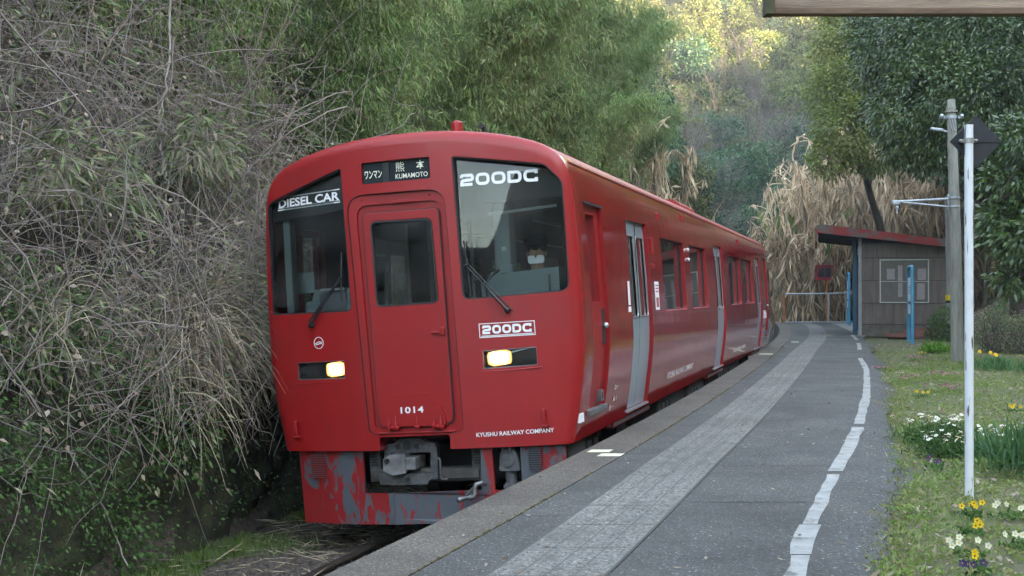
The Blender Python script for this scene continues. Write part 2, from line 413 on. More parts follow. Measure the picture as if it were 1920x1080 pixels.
ribbon(lambda y: TL(y)-0.012, lambda y: TL(y)+0.0, P0, P1-0.6, 0.0065, g=g, mi=1)
ribbon(lambda y: TL(y)+TW, lambda y: TL(y)+TW+0.014, P0, P1-0.6, 0.0065, g=g, mi=1)
for o in (0.13, 0.26, 0.39): ribbon(lambda y: TL(y)+o-0.003, lambda y: TL(y)+o+0.003, P0, P1-0.6, 0.0095, g=g, mi=1)
M_joint = mat('tile joint', (0.07, 0.068, 0.064), 0.9)
tp = link('tactile_path', g.mesh('tactile_path', [M_tile, M_joint])); tag(tp, kind='structure')

g = None
DU = lambda y: np.interp(y, [4, 5.6, 6.2, 8.6, 11, 15, 20, 23.5, 28, 31, 36], [2.10, 2.08, 2.03, 2.05, 2.12, 2.17, 2.18, 2.10, 2.16, 2.2, 2.2])
for a, b in [(3.6, 5.86), (5.88, 6.63), (6.64, 8.47), (8.62, 11.44), (11.72, 16.1), (16.15, 23.5), (27, 30.6), (32.6, 36.4)]:
    j = rng.normal(0, 0.006, 2)
    g = ribbon(lambda y: DU(y)+j[0], lambda y: DU(y)+0.10+j[1], a, b, 0.004, dy=0.22, jit=0.006, g=g)
for (u0, u1, ya, yb) in [(0.06, 0.24, 9.62, 9.78), (0.20, 0.385, 9.38, 9.54), (0.07, 0.35, 24.9, 25.2), (0.5, 0.7, 31.0, 31.3)]:
    ribbon(u0, u1, ya, yb, 0.0065, g=g, mi=1)
for yy in (7.35, 8.9, 13.4, 19.6): ribbon(1.26, 2.02, yy, yy+.012, .0032, g=g, mi=2)
for yy in (6.9, 12.6, 18.0): ribbon(.39, .63, yy, yy+.010, .0032, g=g, mi=2)
ribbon(lambda y: 1.52+.05*np.sin(y*3.1)+.03*np.sin(y*7.7), lambda y: 1.527+.05*np.sin(y*3.1)+.03*np.sin(y*7.7), 8.9, 13.4, .0032, dy=.1, g=g, mi=2)
pl = link('painted_marking', g.mesh('painted_marking', [M_paint, M_cream, mat('asphalt seam', (.03, .03, .03), .9)])); tag(pl, kind='structure')

# ------------------------------------------------------------------ railway track
M_rail = mat('rusty rail', (0.036, 0.027, 0.022), 0.6, var=0.3, scale=20, metal=0.4)
M_sleeper = mat('sleeper', (0.12, 0.115, 0.105), 0.9, var=0.3, scale=10)
UC = -1.47
trk = thing('railway_track', 'rusty single railway track on ballast running under the red train', 'railway track', (float(E(8.))+UC, 8, -1.05))
def rel(o, p): return (p[0]-o.location.x, p[1]-o.location.y, p[2]-o.location.z)
def trk_pt(y, off, z):
    d = np.array([float(E(y+0.1)-E(y-0.1)), 0.2]); d /= np.linalg.norm(d); n = np.array([d[1], -d[0]])
    return (float(E(y))+UC+n[0]*off, y+n[1]*off, z)
for s in (-1, 1):
    g = NP(); P = []
    prof = [(-.06, 0), (.06, 0), (.06, .015), (.012, .03), (.012, .10), (.034, .105), (.034, .135), (-.034, .135), (-.034, .105), (-.012, .10), (-.012, .03), (-.06, .015)]
    yy = np.linspace(-8, 48, 90)
    V = np.array([[rel(trk, trk_pt(y, s*0.567+a, -1.06+b)) for a, b in prof] for y in yy]); k = len(prof)
    i = np.arange(len(yy)*k).reshape(-1, k)
    g.add(V, np.stack([i[:-1], np.roll(i, -1, 1)[:-1], np.roll(i, -1, 1)[1:], i[1:]], -1))
    link('rail', g.mesh('rail', M_rail), trk)
mb = MB(); mb.box((-.1, -1.0, -.14), (.1, 1.0, 0.0), bev=.012); sl = mb.build('sleeper', M_sleeper)
for n_, y in enumerate(np.arange(-6, 44, 0.72)):
    o = sl if n_ == 0 else sl.copy()
    if n_: COL.objects.link(o)
    o.parent = trk; p = trk_pt(y, 0, -1.045); o.location = rel(trk, p)
    o.rotation_euler = (0, 0, math.atan2(float(E(y+.1)-E(y-.1)), -0.2)+math.pi)
    o.rotation_euler = (0, 0, -math.atan(float(E(y+.1)-E(y-.1))/0.2)+math.pi/2)

# ------------------------------------------------------------------ the red railcar
# local frame: x to the right of its front, y back along the car, z up from the rail heads
TR = thing('diesel_railcar', 'red diesel railcar with lit headlights and destination sign standing at the platform', 'train')
TR.matrix_world = (Matrix.Translation((-0.771, 10.225, -0.9266)) @ Matrix.Rotation(R(-16.58), 4, 'Z') @ Matrix.Rotation(-0.06, 4, 'Y'))
def red_mat(name, base, rough, coat):
    m, nt, p = new_mat(name)
    tc = N(nt, 'ShaderNodeTexCoord')
    mp = N(nt, 'ShaderNodeMapping'); mp.inputs['Scale'].default_value = (5, 3, 0.7); nt.links.new(tc.outputs['Object'], mp.inputs['Vector'])
    nz = N(nt, 'ShaderNodeTexNoise', Scale=2.2, Detail=8.0, Roughness=0.65); nt.links.new(mp.outputs['Vector'], nz.inputs['Vector'])
    r = ramp(nt, [(0.3, tuple(c*0.95 for c in base)), (0.55, base), (0.85, (base[0]*1.0, base[1]*1.35+0.002, base[2]*1.35+0.002))])
    nt.links.new(nz.outputs['Fac'], r.inputs['Fac'])
    m3 = N(nt, 'ShaderNodeMapping'); m3.inputs['Scale'].default_value = (9, 9, .55); nt.links.new(tc.outputs['Object'], m3.inputs['Vector'])
    n3 = N(nt, 'ShaderNodeTexNoise', Scale=2.0, Detail=9.0, Roughness=0.7); nt.links.new(m3.outputs['Vector'], n3.inputs['Vector'])
    n4 = N(nt, 'ShaderNodeTexNoise', Scale=1.3, Detail=3.0); nt.links.new(tc.outputs['Object'], n4.inputs['Vector'])
    ml = N(nt, 'ShaderNodeMath', operation='MULTIPLY'); nt.links.new(n3.outputs['Fac'], ml.inputs[0]); nt.links.new(n4.outputs['Fac'], ml.inputs[1])
    rd_ = ramp(nt, [(.24, (0, 0, 0)), (.46, (.42, .42, .42))]); nt.links.new(ml.outputs[0], rd_.inputs['Fac'])
    mxd = N(nt, 'ShaderNodeMix', data_type='RGBA'); nt.links.new(rd_.outputs['Color'], mxd.inputs['Factor']); nt.links.new(r.outputs['Color'], mxd.inputs['A'])
    mxd.inputs['B'].default_value = (.13, .022, .020, 1); nt.links.new(mxd.outputs['Result'], p.inputs['Base Color'])
    p.inputs['Roughness'].default_value = rough; p.inputs['Coat Weight'].default_value = coat; p.inputs['Coat Roughness'].default_value = 0.10
    n2 = N(nt, 'ShaderNodeTexNoise', Scale=1.6, Detail=1.5); nt.links.new(tc.outputs['Object'], n2.inputs['Vector'])
    b = N(nt, 'ShaderNodeBump', Strength=0.16, Distance=0.03); nt.links.new(n2.outputs['Fac'], b.inputs['Height'])
    nt.links.new(b.outputs['Normal'], p.inputs['Normal']); nt.links.new(b.outputs['Normal'], p.inputs['Coat Normal'])
    mr = N(nt, 'ShaderNodeMapRange'); mr.inputs['To Min'].default_value = rough*0.9; mr.inputs['To Max'].default_value = rough*1.15
    nt.links.new(nz.outputs['Fac'], mr.inputs['Value']); nt.links.new(mr.outputs['Result'], p.inputs['Roughness'])
    return m
RED = (0.30, 0.0052, 0.0074)
M_red = red_mat('red body paint', RED, 0.42, 0.12)
M_redside = red_mat('polished red side paint', RED, 0.10, 0.6)
M_inner = mat('cab lining', (0.10, 0.115, 0.115), 0.7, var=0.1)
M_black = mat('black trim', (0.012, 0.013, 0.015), 0.45, var=0.2)
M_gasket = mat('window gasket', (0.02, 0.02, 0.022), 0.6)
M_grey = mat('grey door paint', (0.25, 0.30, 0.34), 0.32, var=0.12, scale=3, coat=0.3)
M_steel = mat('worn steel', (0.20, 0.20, 0.21), 0.45, metal=0.6, var=0.3, scale=14)
M_bright = mat('bright steel', (0.5, 0.5, 0.52), 0.3, metal=0.8)
M_under = mat('underfloor grime', (0.032, 0.030, 0.030), 0.8, var=0.4, scale=6)
M_coup = mat('coupler iron', (0.075, 0.073, 0.078), 0.7, var=0.5, scale=9, bump=0.3, bscale=50)
M_beam = mat('beam grime', (0.085, 0.075, 0.068), 0.8, var=0.4, scale=7, bump=0.3, bscale=40)
M_white = mat('white lettering', (0.80, 0.80, 0.82), 0.6, var=0.08, scale=40)
M_cons = mat('console grey', (0.16, 0.21, 0.22), 0.6, var=0.08)
M_glassF = glass_mat('windscreen glass', (0.78, 0.84, 0.83), ior=1.52, dirt=0.06, refl=1.05)
M_glassS = glass_mat('side window glass', (0.42, 0.48, 0.47), ior=1.5, dirt=0.04, refl=1.9)
M_roof = M_red

CURV = 0.105
def ysurf(x): return CURV*x*x
PROF = [(1.300, .87), (1.325, 1.0), (1.365, 1.2), (1.398, 1.4), (1.422, 1.6), (1.430, 1.78), (1.430, 2.25), (1.420, 2.65), (1.405, 2.95), (1.388, 3.10),
        (1.362, 3.20), (1.315, 3.29), (1.235, 3.365), (1.10, 3.435), (.86, 3.505), (.56, 3.558), (.28, 3.582), (0, 3.588)]
PROF = [(a*1.024, b) for a, b in PROF]
def hw(z): return float(np.interp(z, [p[1] for p in PROF[:11]], [p[0] for p in PROF[:11]]))
def dens(pts, n=3):
    P = [Vector((a, b, 0)) for a, b in pts]; out = []
    for i in range(len(P)-1):
        p0 = P[i-1] if i > 0 else P[i]*2-P[i+1]; p3 = P[i+2] if i+2 < len(P) else Vector((-P[-2].x, P[-2].y, 0))
        for j in range(n):
            t = j/n
            v = 0.5*(2*P[i]+(P[i+1]-p0)*t+(2*p0-5*P[i]+4*P[i+1]-p3)*t*t+(-p0+3*P[i]-3*P[i+1]+p3)*t**3)
            out.append((v.x, v.y))
    out.append((P[-1].x, P[-1].y)); return out
def inset(pts, e):
    out = []; k = len(pts)
    for i in range(k):
        a = pts[max(i-1, 0)]; b = pts[i+1] if i+1 < k else (-pts[k-2][0], pts[k-2][1])
        tx, ty = b[0]-a[0], b[1]-a[1]; l = math.hypot(tx, ty); nx, ny = -ty/l, tx/l
        if i == 0: nx, ny = -1.0, 0.0
        if i == k-1: nx, ny = 0.0, -1.0
        out.append((pts[i][0]+nx*e, pts[i][1]+ny*e))
    return out
def shell(bm, half, ya, ra, yb, rb, flip, mi, yo=0.0):
    """closed loft of a cross-section with a bowed front whose edges are rounded by ra"""
    rings = []
    for q in range(7):
        a = math.pi/2*q/6; rings.append((ya+ra*(1-math.cos(a)), ra*(1-math.sin(a))))
    rings += [(y, 0) for y in (0.35, 0.6, 1.5, 2.5, 4, 6, 8, 10, 12, 14, 16, 18, 19.5)]
    for q in range(4):
        a = math.pi/2*q/3; rings.append((yb-rb*(1-math.sin(a)), rb*(1-math.cos(a))))
    def bow(x, y): return y+(CURV*x*x*(1-(y-ya)/0.6) if y-ya < 0.6 else 0)
    k = len(half); RV = []; LV = []
    for y, e in rings:
        ps = inset(half, e) if e > 0 else half
        r = [bm.verts.new((x, bow(x, y), z)) for x, z in ps]; l = [bm.verts.new((-x, bow(x, y), z)) for x, z in ps[:-1]]+[r[-1]]
        RV.append(r); LV.append(l)
    fs = []
    for i in range(len(rings)-1):
        for j in range(k-1):
            fs.append(bm.faces.new([RV[i][j], RV[i+1][j], RV[i+1][j+1], RV[i][j+1]]))
            fs.append(bm.faces.new([LV[i][j], LV[i][j+1], LV[i+1][j+1], LV[i+1][j]]))
    nc = 28
    def cap(r, l, front):
        rows = []
        for j in range(k-1):
            row = [r[j]]
            for c in range(1, nc):
                x = r[j].co.x*(1-2*c/nc); row.append(bm.verts.new((x, bow(x, ya) if front else r[j].co.y, r[j].co.z)))
            row.append(l[j]); rows.append(row)
        for j in range(k-2):
            for c in range(nc): fs.append(bm.faces.new([rows[j][c], rows[j+1][c], rows[j+1][c+1], rows[j][c+1]]))
        for c in range(nc): fs.append(bm.faces.new([rows[-1][c], r[-1], rows[-1][c+1]]))
        return rows[0]
    a = cap(RV[0], LV[0], True); b = cap(RV[-1], LV[-1], False)
    fs.append(bm.faces.new(a+[LV[1][0], RV[1][0]]))
    for i in range(1, len(rings)-2): fs.append(bm.faces.new([RV[i][0], LV[i][0], LV[i+1][0], RV[i+1][0]]))
    fs.append(bm.faces.new([RV[-2][0], LV[-2][0]]+b[::-1]))
    for f in fs: f.material_index = mi
    bmesh.ops.recalc_face_normals(bm, faces=fs)
    if flip: bmesh.ops.reverse_faces(bm, faces=fs)
HALF = dens(PROF, 2)
mb = MB(); shell(mb.bm, HALF, 0.0, 0.10, 20.3, 0.08, False, 0)
inner = [(hw(z)-0.09, z) for z in (1.02, 1.2, 1.4, 1.6, 1.78, 2.25, 2.65, 2.95)]+[(1.27, 3.1), (1.18, 3.25), (1.0, 3.33), (.7, 3.41), (.35, 3.46), (0, 3.47)]
shell(mb.bm, inner, 0.09, 0.06, 20.15, 0.04, True, 1)
body = mb.build('body', [M_red, M_inner], TR, normals=False)
# outlines of the openings (x,z) on the front and (y,z) on the sides
LWIN = round_poly([(-1.385, 2.09), (-.53, 2.08), (-.565, 3.335), (-1.385, 3.095)], [.03, .06, .02, .10])
RWIN = round_poly([(.49, 2.12), (1.380, 2.145), (1.372, 3.07), (1.23, 3.225), (.46, 3.345)], [.07, .09, .12, .12, .03])
SIGN = round_poly([(-.365, 3.17), (.27, 3.17), (.27, 3.355), (-.365, 3.355)], .02)
DOUT = round_poly([(-.43, 1.005), (.44, 1.005), (.385, 3.075), (-.53, 3.085)], [.08, .08, .16, .16])
DIN = round_poly([(-.375, 1.05), (.385, 1.05), (.345, 2.985), (-.445, 2.99)], [.06, .06, .11, .11])
DSLAB = round_poly([(-.335, 1.085), (.345, 1.085), (.315, 2.915), (-.385, 2.92)], [.05, .07, .05, .05])
DWIN = round_poly([(-.295, 2.105), (.275, 2.11), (.25, 2.835), (-.315, 2.845)], .055)
LAMPL = [(-1.125, 1.50), (-.635, 1.50), (-.635, 1.66), (-1.125, 1.655)]
LAMPR = [(.635, 1.53), (1.085, 1.54), (1.085, 1.695), (.635, 1.685)]
NOTCH = round_poly([(-.33, .7), (.315, .7), (.315, .995), (-.33, .985)], [0, 0, .03, .03])
def rr(y0, y1, z0, z1, r=.05): return round_poly([(y0, z0), (y1, z0), (y1, z1), (y0, z1)], r)
DOORS = [(2.46, 3.64), (9.56, 10.74), (16.66, 17.84)]
WINS = [(4.50, 6.30), (6.82, 8.55), (11.55, 13.40), (13.90, 15.90)]
CREW = [(.62, 1.31), (18.72, 19.40)]
def cutter(fn):
    mb = MB(); fn(mb); bmesh.ops.recalc_face_normals(mb.bm, faces=mb.bm.faces)
    me = bpy.data.meshes.new('cut'); mb.bm.to_mesh(me); mb.bm.free(); me.materials.append(M_red); me.materials.append(M_inner)
    o = bpy.data.objects.new('cut', me); COL.objects.link(o); return o
def cutA(m):
    for p in (LWIN, RWIN): m.prism(p, -1, .55)
    m.prism(DOUT, -1, .035); m.prism(SIGN, -1, .06)
    m.prism(LAMPL, -1, .20); m.prism(LAMPR, -1, .20); m.prism(NOTCH, -1, .9)
    for a, b in DOORS: m.prism(rr(a, b, .925, 2.885, .02), -2, 2, 'x')
    for a, b in WINS: m.prism(rr(a, b, 1.915, 2.785), -2, 2, 'x')
    for a, b in CREW:
        m.prism(rr(a, b, 1.10, 2.90, .02), 1.0, 2, 'x'); m.prism(rr(a, b, 1.10, 2.90, .02), -2, -1.0, 'x')
cs = [cutter(cutA), cutter(lambda m: m.prism(DIN, -1, .058)), cutter(lambda m: m.prism(DWIN, -1, .6))]
for c in cs:
    md = body.modifiers.new('b', 'BOOLEAN'); md.operation = 'DIFFERENCE'; md.solver = 'EXACT'; md.object = c
body.parent = None
bpy.context.view_layer.update()
dg = bpy.context.evaluated_depsgraph_get()
me2 = bpy.data.meshes.new_from_object(body.evaluated_get(dg)); me2.name = 'body'
body.modifiers.clear(); body.data = me2; body.parent = TR
for pl in me2.polygons:
    if pl.material_index == 0 and abs(pl.normal.x) > .75 and pl.center.y > .3: pl.material_index = 2
me2.materials.append(M_redside)
set_smooth(me2, 32)
for c in cs: bpy.data.objects.remove(c)

def pane(poly, yo, name, m, parent=TR, rows=14, cols=14, xf=None):
    """glass following the bowed front inside a convex outline"""
    zs = [p[1] for p in poly]; z0, z1 = min(zs), max(zs); g = NP(); V = []
    for i in range(rows+1):
        z = z0+(z1-z0)*min(max(i/rows, 0.0005), 0.9995); xs = []
        for a, b in zip(poly, poly[1:]+poly[:1]):
            if (a[1]-z)*(b[1]-z) <= 0 and a[1] != b[1]: xs.append(a[0]+(b[0]-a[0])*(z-a[1])/(b[1]-a[1]))
        xl, xr = min(xs), max(xs)
        V.append([(xl+(xr-xl)*j/cols, 0, z) for j in range(cols+1)])
    V = np.array(V); X = V[..., 0]
    e = np.clip(np.abs(X)-(1.46-.10), 0, .099)
    V[..., 1] = CURV*X*X+0.10-np.sqrt(0.10**2-e**2)+yo+(.045*(V[..., 2]-2.05) if name == 'windscreen' else 0)
    idx = np.arange((rows+1)*(cols+1)).reshape(rows+1, cols+1)
    g.add(V, np.stack([idx[:-1, :-1], idx[:-1, 1:], idx[1:, 1:], idx[1:, :-1]], -1))
    return link(name, g.mesh(name, m, smooth=True), parent)
def outline(poly, w, depth, yo, name, m, parent=TR, follow=True):
    """a thin gasket, bezel or dark gap-shade strip along an outline on the front"""
    mb = MB(); k = len(poly); c = Vector((sum(p[0] for p in poly)/k, sum(p[1] for p in poly)/k))
    o = [Vector(p) for p in poly]; ins = []
    for i in range(k):
        t = (o[(i+1) % k]-o[i-1]).normalized(); n = Vector((-t.y, t.x))
        if n.dot(c-o[i]) < 0: n = -n
        ins.append(o[i]+n*w)
    def Y(p):
        e = min(max(abs(p.x)-1.36, 0), .099); return (CURV*p.x*p.x+0.10-math.sqrt(.10**2-e*e) if follow else 0)+yo
    for i in range(k):
        j = (i+1) % k; a, b, d, f = o[i], o[j], ins[j], ins[i]
        mb.face([(a.x, Y(a), a.y), (b.x, Y(b), b.y), (d.x, Y(d), d.y), (f.x, Y(f), f.y)])
        mb.face([(f.x, Y(f), f.y), (d.x, Y(d), d.y), (d.x, Y(d)+depth, d.y), (f.x, Y(f)+depth, f.y)])
    return mb.build(name, m, parent)
lw = pane(LWIN, .022, 'windscreen', M_glassF); rw = pane(RWIN, .022, 'windscreen', M_glassF)
outline(LWIN, .012, .08, .010, 'gasket', M_gasket, lw); outline(RWIN, .012, .08, .010, 'gasket', M_gasket, rw)
# dark band across the top of the left windscreen, behind the glass
LB = round_poly([(-1.37, 2.93), (-.56, 2.97), (-.575, 3.32), (-1.37, 3.09)], [.01, .01, .02, .08])
pane(LB, .085, 'sun_band', mat('dark band', (0.022, 0.026, 0.030), 0.5, var=0.15), lw)

# ---- lettering
def text_mesh(s, name, m, parent, fit, place, bold=0.0, spacing=1.0):
    """real lettering: the text is laid flat, fitted to a box and set on a surface by place(u, v)"""
    c = bpy.data.curves.new('txt', 'FONT'); c.body = s; c.offset = bold; c.space_character = spacing; c.resolution_u = 3
    o = bpy.data.objects.new('txt', c); COL.objects.link(o); bpy.context.view_layer.update()
    me = bpy.data.meshes.new_from_object(o.evaluated_get(bpy.context.evaluated_depsgraph_get())); bpy.data.objects.remove(o)
    k = len(me.vertices); co = np.zeros(k*3); me.vertices.foreach_get('co', co); co = co.reshape(-1, 3)
    lo, hi = co.min(0), co.max(0); u = (co[:, 0]-lo[0])/(hi[0]-lo[0]); v = (co[:, 1]-lo[1])/(hi[1]-lo[1])
    u0, v0, u1, v1 = fit
    out = np.array([place(u0+(u1-u0)*a, v0+(v1-v0)*b) for a, b in zip(u, v)]); me.vertices.foreach_set('co', out.ravel()); me.update()
    me.materials.clear(); me.materials.append(m); me.name = name
    return link(name, me, parent)
def strokes(name, segs, m, parent, place, w):
    """lettering or emblem drawn as flat strokes (polylines in u,v)"""
    mb = MB()
    for seg in segs:
        ww = w
        if isinstance(seg, tuple) and len(seg) == 2 and isinstance(seg[1], float): seg, ww = seg
        closed = seg[0] == seg[-1]; P = [Vector(p) for p in (seg[:-1] if closed else seg)]; k = len(P); L = []; Rr = []
        for i in range(k):
            a = P[i-1] if (i > 0 or closed) else P[i]; b = P[(i+1) % k] if (i < k-1 or closed) else P[i]
            d1 = (P[i]-a).normalized() if (P[i]-a).length > 1e-9 else (b-P[i]).normalized(); d2 = (b-P[i]).normalized() if (b-P[i]).length > 1e-9 else d1
            t = (d1+d2).normalized() if (d1+d2).length > 1e-6 else d1; n = Vector((-t.y, t.x)); sc = 1/max(0.5, n.dot(Vector((-d1.y, d1.x))))
            L.append(P[i]+n*ww/2*sc); Rr.append(P[i]-n*ww/2*sc)
        for i in range(k if closed else k-1):
            j = (i+1) % k
            mb.face([place(*L[i]), place(*L[j]), place(*Rr[j]), place(*Rr[i])])
    return mb.build(name, m, parent)
front = lambda off: (lambda x, z: (x, ysurf(x)-off, z))
def wide_glyphs(s, x0, z0, x1, z1, w):
    """square, wide letters with rounded corners"""
    def rnd(pts, r, closed=True): return [tuple(p) for p in round_poly(pts, r, 4)]
    segs = []; n = len(s); gw = (x1-x0)/(n+(n-1)*0.13); h = z1-z0; c = 0.32*h
    for i, ch in enumerate(s):
        a = x0+i*gw*1.13; b = a+gw; zm = (z0+z1)/2
        A, B, Z0, Z1 = a+w/2, b-w/2, z0+w/2, z1-w/2
        if ch == '0': q = rnd([(A, Z0), (B, Z0), (B, Z1), (A, Z1)], c); segs.append(q+[q[0]])
        elif ch == 'D': q = rnd([(A, Z0), (B, Z0), (B, Z1), (A, Z1)], [0.001, c, c, 0.001]); segs.append(q+[q[0]])
        elif ch == 'C': q = rnd([(A, Z0), (B, Z0), (B, Z1), (A, Z1)], [c, 0, 0, c]); k = [p for p in q]; segs.append([(B, Z0+0.20*h)]+[p for p in [(B, Z0)]]+[(B-0.02, Z0)]+list(reversed([p for p in q if p[0] < B-1e-6]))[-0:] if False else
            [(B, Z1-0.22*h), (B, Z1)]+[p for p in rnd([(B, Z1), (A, Z1), (A, Z0), (B, Z0)], [0, c, c, 0])][1:]+[(B, Z0+0.22*h)])
        elif ch == '2': segs.append([(A, Z1-0.20*h), (A, Z1-0.06*h), (A+0.06*h, Z1)]+[(B-0.1*h, Z1), (B-0.02*h, Z1-0.06*h), (B, Z1-0.15*h), (B, zm+0.06*h), (B-0.06*h, zm), (B-0.12*h, zm-0.01*h), (A+0.12*h, zm-0.05*h), (A+0.03*h, zm-0.12*h), (A, Z0+0.12*h), (A, Z0), (B, Z0)])
    return segs
# windscreen lettering and the plate on the nose
strokes('lettering', wide_glyphs('200DC', .505, 3.085, 1.16, 3.19, .026), M_white, rw, lambda x, z: (x, ysurf(x)+.018+.045*(z-2.05), z), .026)
text_mesh('DIESEL CAR', 'lettering', M_white, lw, (-1.285, 3.058, -.625, 3.135), lambda x, z: (x, ysurf(x)+.018+.045*(z-2.05), z+(x+.93)*.02), bold=0.028)
strokes('lettering_bar', [([(-1.295, 3.033), (-.62, 3.047)], .010), ([(-1.295, 3.146), (-.62, 3.160)], .010), ([(-1.295, 3.049), (-.62, 3.0625)], .004)], M_white, lw, lambda x, z: (x, ysurf(x)+.018+.045*(z-2.05), z), .01)
npl = strokes('number_plate', [wide_glyphs('200DC', .645, 1.822, 1.055, 1.895, .019)[i] for i in range(5)]+[
    ([(.622, 1.795), (1.082, 1.797), (1.080, 1.912), (.620, 1.910), (.622, 1.795)], .006), ([(.635, 1.808), (1.07, 1.810)], .005), ([(.635, 1.8015), (1.07, 1.8035)], .003)], M_white, TR, front(.006), .019)
circ = [(-.885+.048*math.cos(a), 1.822+.050*math.sin(a)) for a in np.linspace(0, 2*math.pi, 25)]; circ[-1] = circ[0]
strokes('emblem', [(circ, .006), ([(-.925, 1.812), (-.90, 1.824), (-.885, 1.832), (-.868, 1.828), (-.848, 1.829)], .007), ([(-.915, 1.806), (-.885, 1.813), (-.868, 1.817), (-.85, 1.814)], .007)], M_white, TR, front(.006), .006)
text_mesh('KYUSHU RAILWAY COMPANY', 'lettering', M_white, TR, (.545, .962, 1.19, .998), lambda x, z: (x, ysurf(x)-.007, z+.02*(x-.5)), bold=0.012)

# ---- destination sign
sg = MB(); sg.prism(round_poly([(-.362, 3.173), (.267, 3.173), (.267, 3.352), (-.362, 3.352)], .02), .042, .059)
sg = sg.build('destination_sign', mat('sign glass', (0.020, 0.028, 0.034), 0.12, var=0.1), TR)
mb = MB(); mb.box((-.175, .036, 3.178), (-.115, .043, 3.348)); mb.build('divider', M_black, sg)
sp = lambda x, z: (x, .0405, z+.0*(x))
M_dest = mat('sign lettering', (0.80, 0.79, 0.66), 0.6, var=0.05)
text_mesh('ワンマン', 'lettering', M_dest, sg, (-.345, 3.215, -.185, 3.285), sp, bold=0.02)
text_mesh('熊', 'lettering', M_dest, sg, (-.055, 3.255, .025, 3.340), sp, bold=0.0)
text_mesh('本', 'lettering', M_dest, sg, (.135, 3.263, .210, 3.338), sp, bold=0.012)
text_mesh('KUMAMOTO', 'lettering', M_dest, sg, (-.06, 3.195, .235, 3.236), sp, bold=0.006)

# ---- front door
mb = MB()
mb.prism(DSLAB, .026, .056)
door = mb.build('front_door', M_red, TR)
c = cutter(lambda m: m.prism(DWIN, -1, .6)); md = door.modifiers.new('b', 'BOOLEAN'); md.object = c; md.solver = 'EXACT'
door.parent = None; bpy.context.view_layer.update()
me2 = bpy.data.meshes.new_from_object(door.evaluated_get(bpy.context.evaluated_depsgraph_get())); me2.name = 'front_door'
door.modifiers.clear(); door.data = me2; door.parent = TR; bpy.data.objects.remove(c)
bv = door.modifiers.new('bevel', 'BEVEL'); bv.width = .006; bv.segments = 2; bv.limit_method = 'ANGLE'; bv.angle_limit = R(50)
mb = MB(); mb.prism(DWIN, .036, .040); mb.build('door_window', M_glassF, door)
outline(DWIN, .014, .02, .022, 'gasket', M_gasket, door, follow=False)
outline(DSLAB, -.007, .02, .030, 'door_gap_shade', M_gasket, door, follow=False)  # dark strip painted in for the shadow in the gap round the door leaf
outline(DOUT, .006, .012, .0345-.012, 'frame_gap_shade', mat('frame gap shade', (.035, .004, .006), .7), door, follow=False)  # dark red line standing in for shade along the edge of the recess
mb = MB(); mb.box((.20, .0, 1.85), (.30, .018, 1.872), bev=.006); mb.box((.275, .0, 1.835), (.318, .03, 1.90), bev=.006); mb.build('door_handle', M_red, door)
# step plate folded up at the foot of the door, with its hinges and the running number
mb = MB()
pl_ = round_poly([(-.30, 1.075), (.285, 1.07), (.285, 1.14), (.245, 1.23), (.155, 1.355), (-.215, 1.345), (-.285, 1.23), (-.305, 1.14)], .03)
mb.prism(pl_, .006, .024)
for x in (-.19, .22):
    mb.box((x-.055, -.028, 1.05), (x+.055, .01, 1.082), bev=.01)
    for d in (-.03, .03): mb.box((x+d-.012, -.04, 1.045), (x+d+.012, .01, 1.105), bev=.006); mb.tube([(x+d, -.022, 1.10), (x+d*.8, -.004, 1.165)], .005, 6)
mb.box((.01, -.03, 1.052), (.055, .01, 1.082), bev=.006); mb.tube([(.033, -.02, 1.08), (.03, -.004, 1.155)], .006, 6)
spl = mb.build('step_plate', M_red, TR, smooth=30)
text_mesh('1014', 'lettering', M_white, spl, (-.118, 1.185, .092, 1.240), lambda x, z: (x, .0035, z+.02*x), bold=0.02, spacing=1.1)
mb = MB()   # lip and rivets round the door frame
mb.box((-.10, .026, 2.985), (.13, .045, 3.012), bev=.004)
for x, z in ((-.39, 3.035), (.24, 3.035)): mb.ball((x, .034, z), .010, u=8, v=6)
mb.box((-.34, -.002, 1.012), (.36, .04, 1.026), bev=.004)
mb.build('door_frame_trim', M_red, TR)

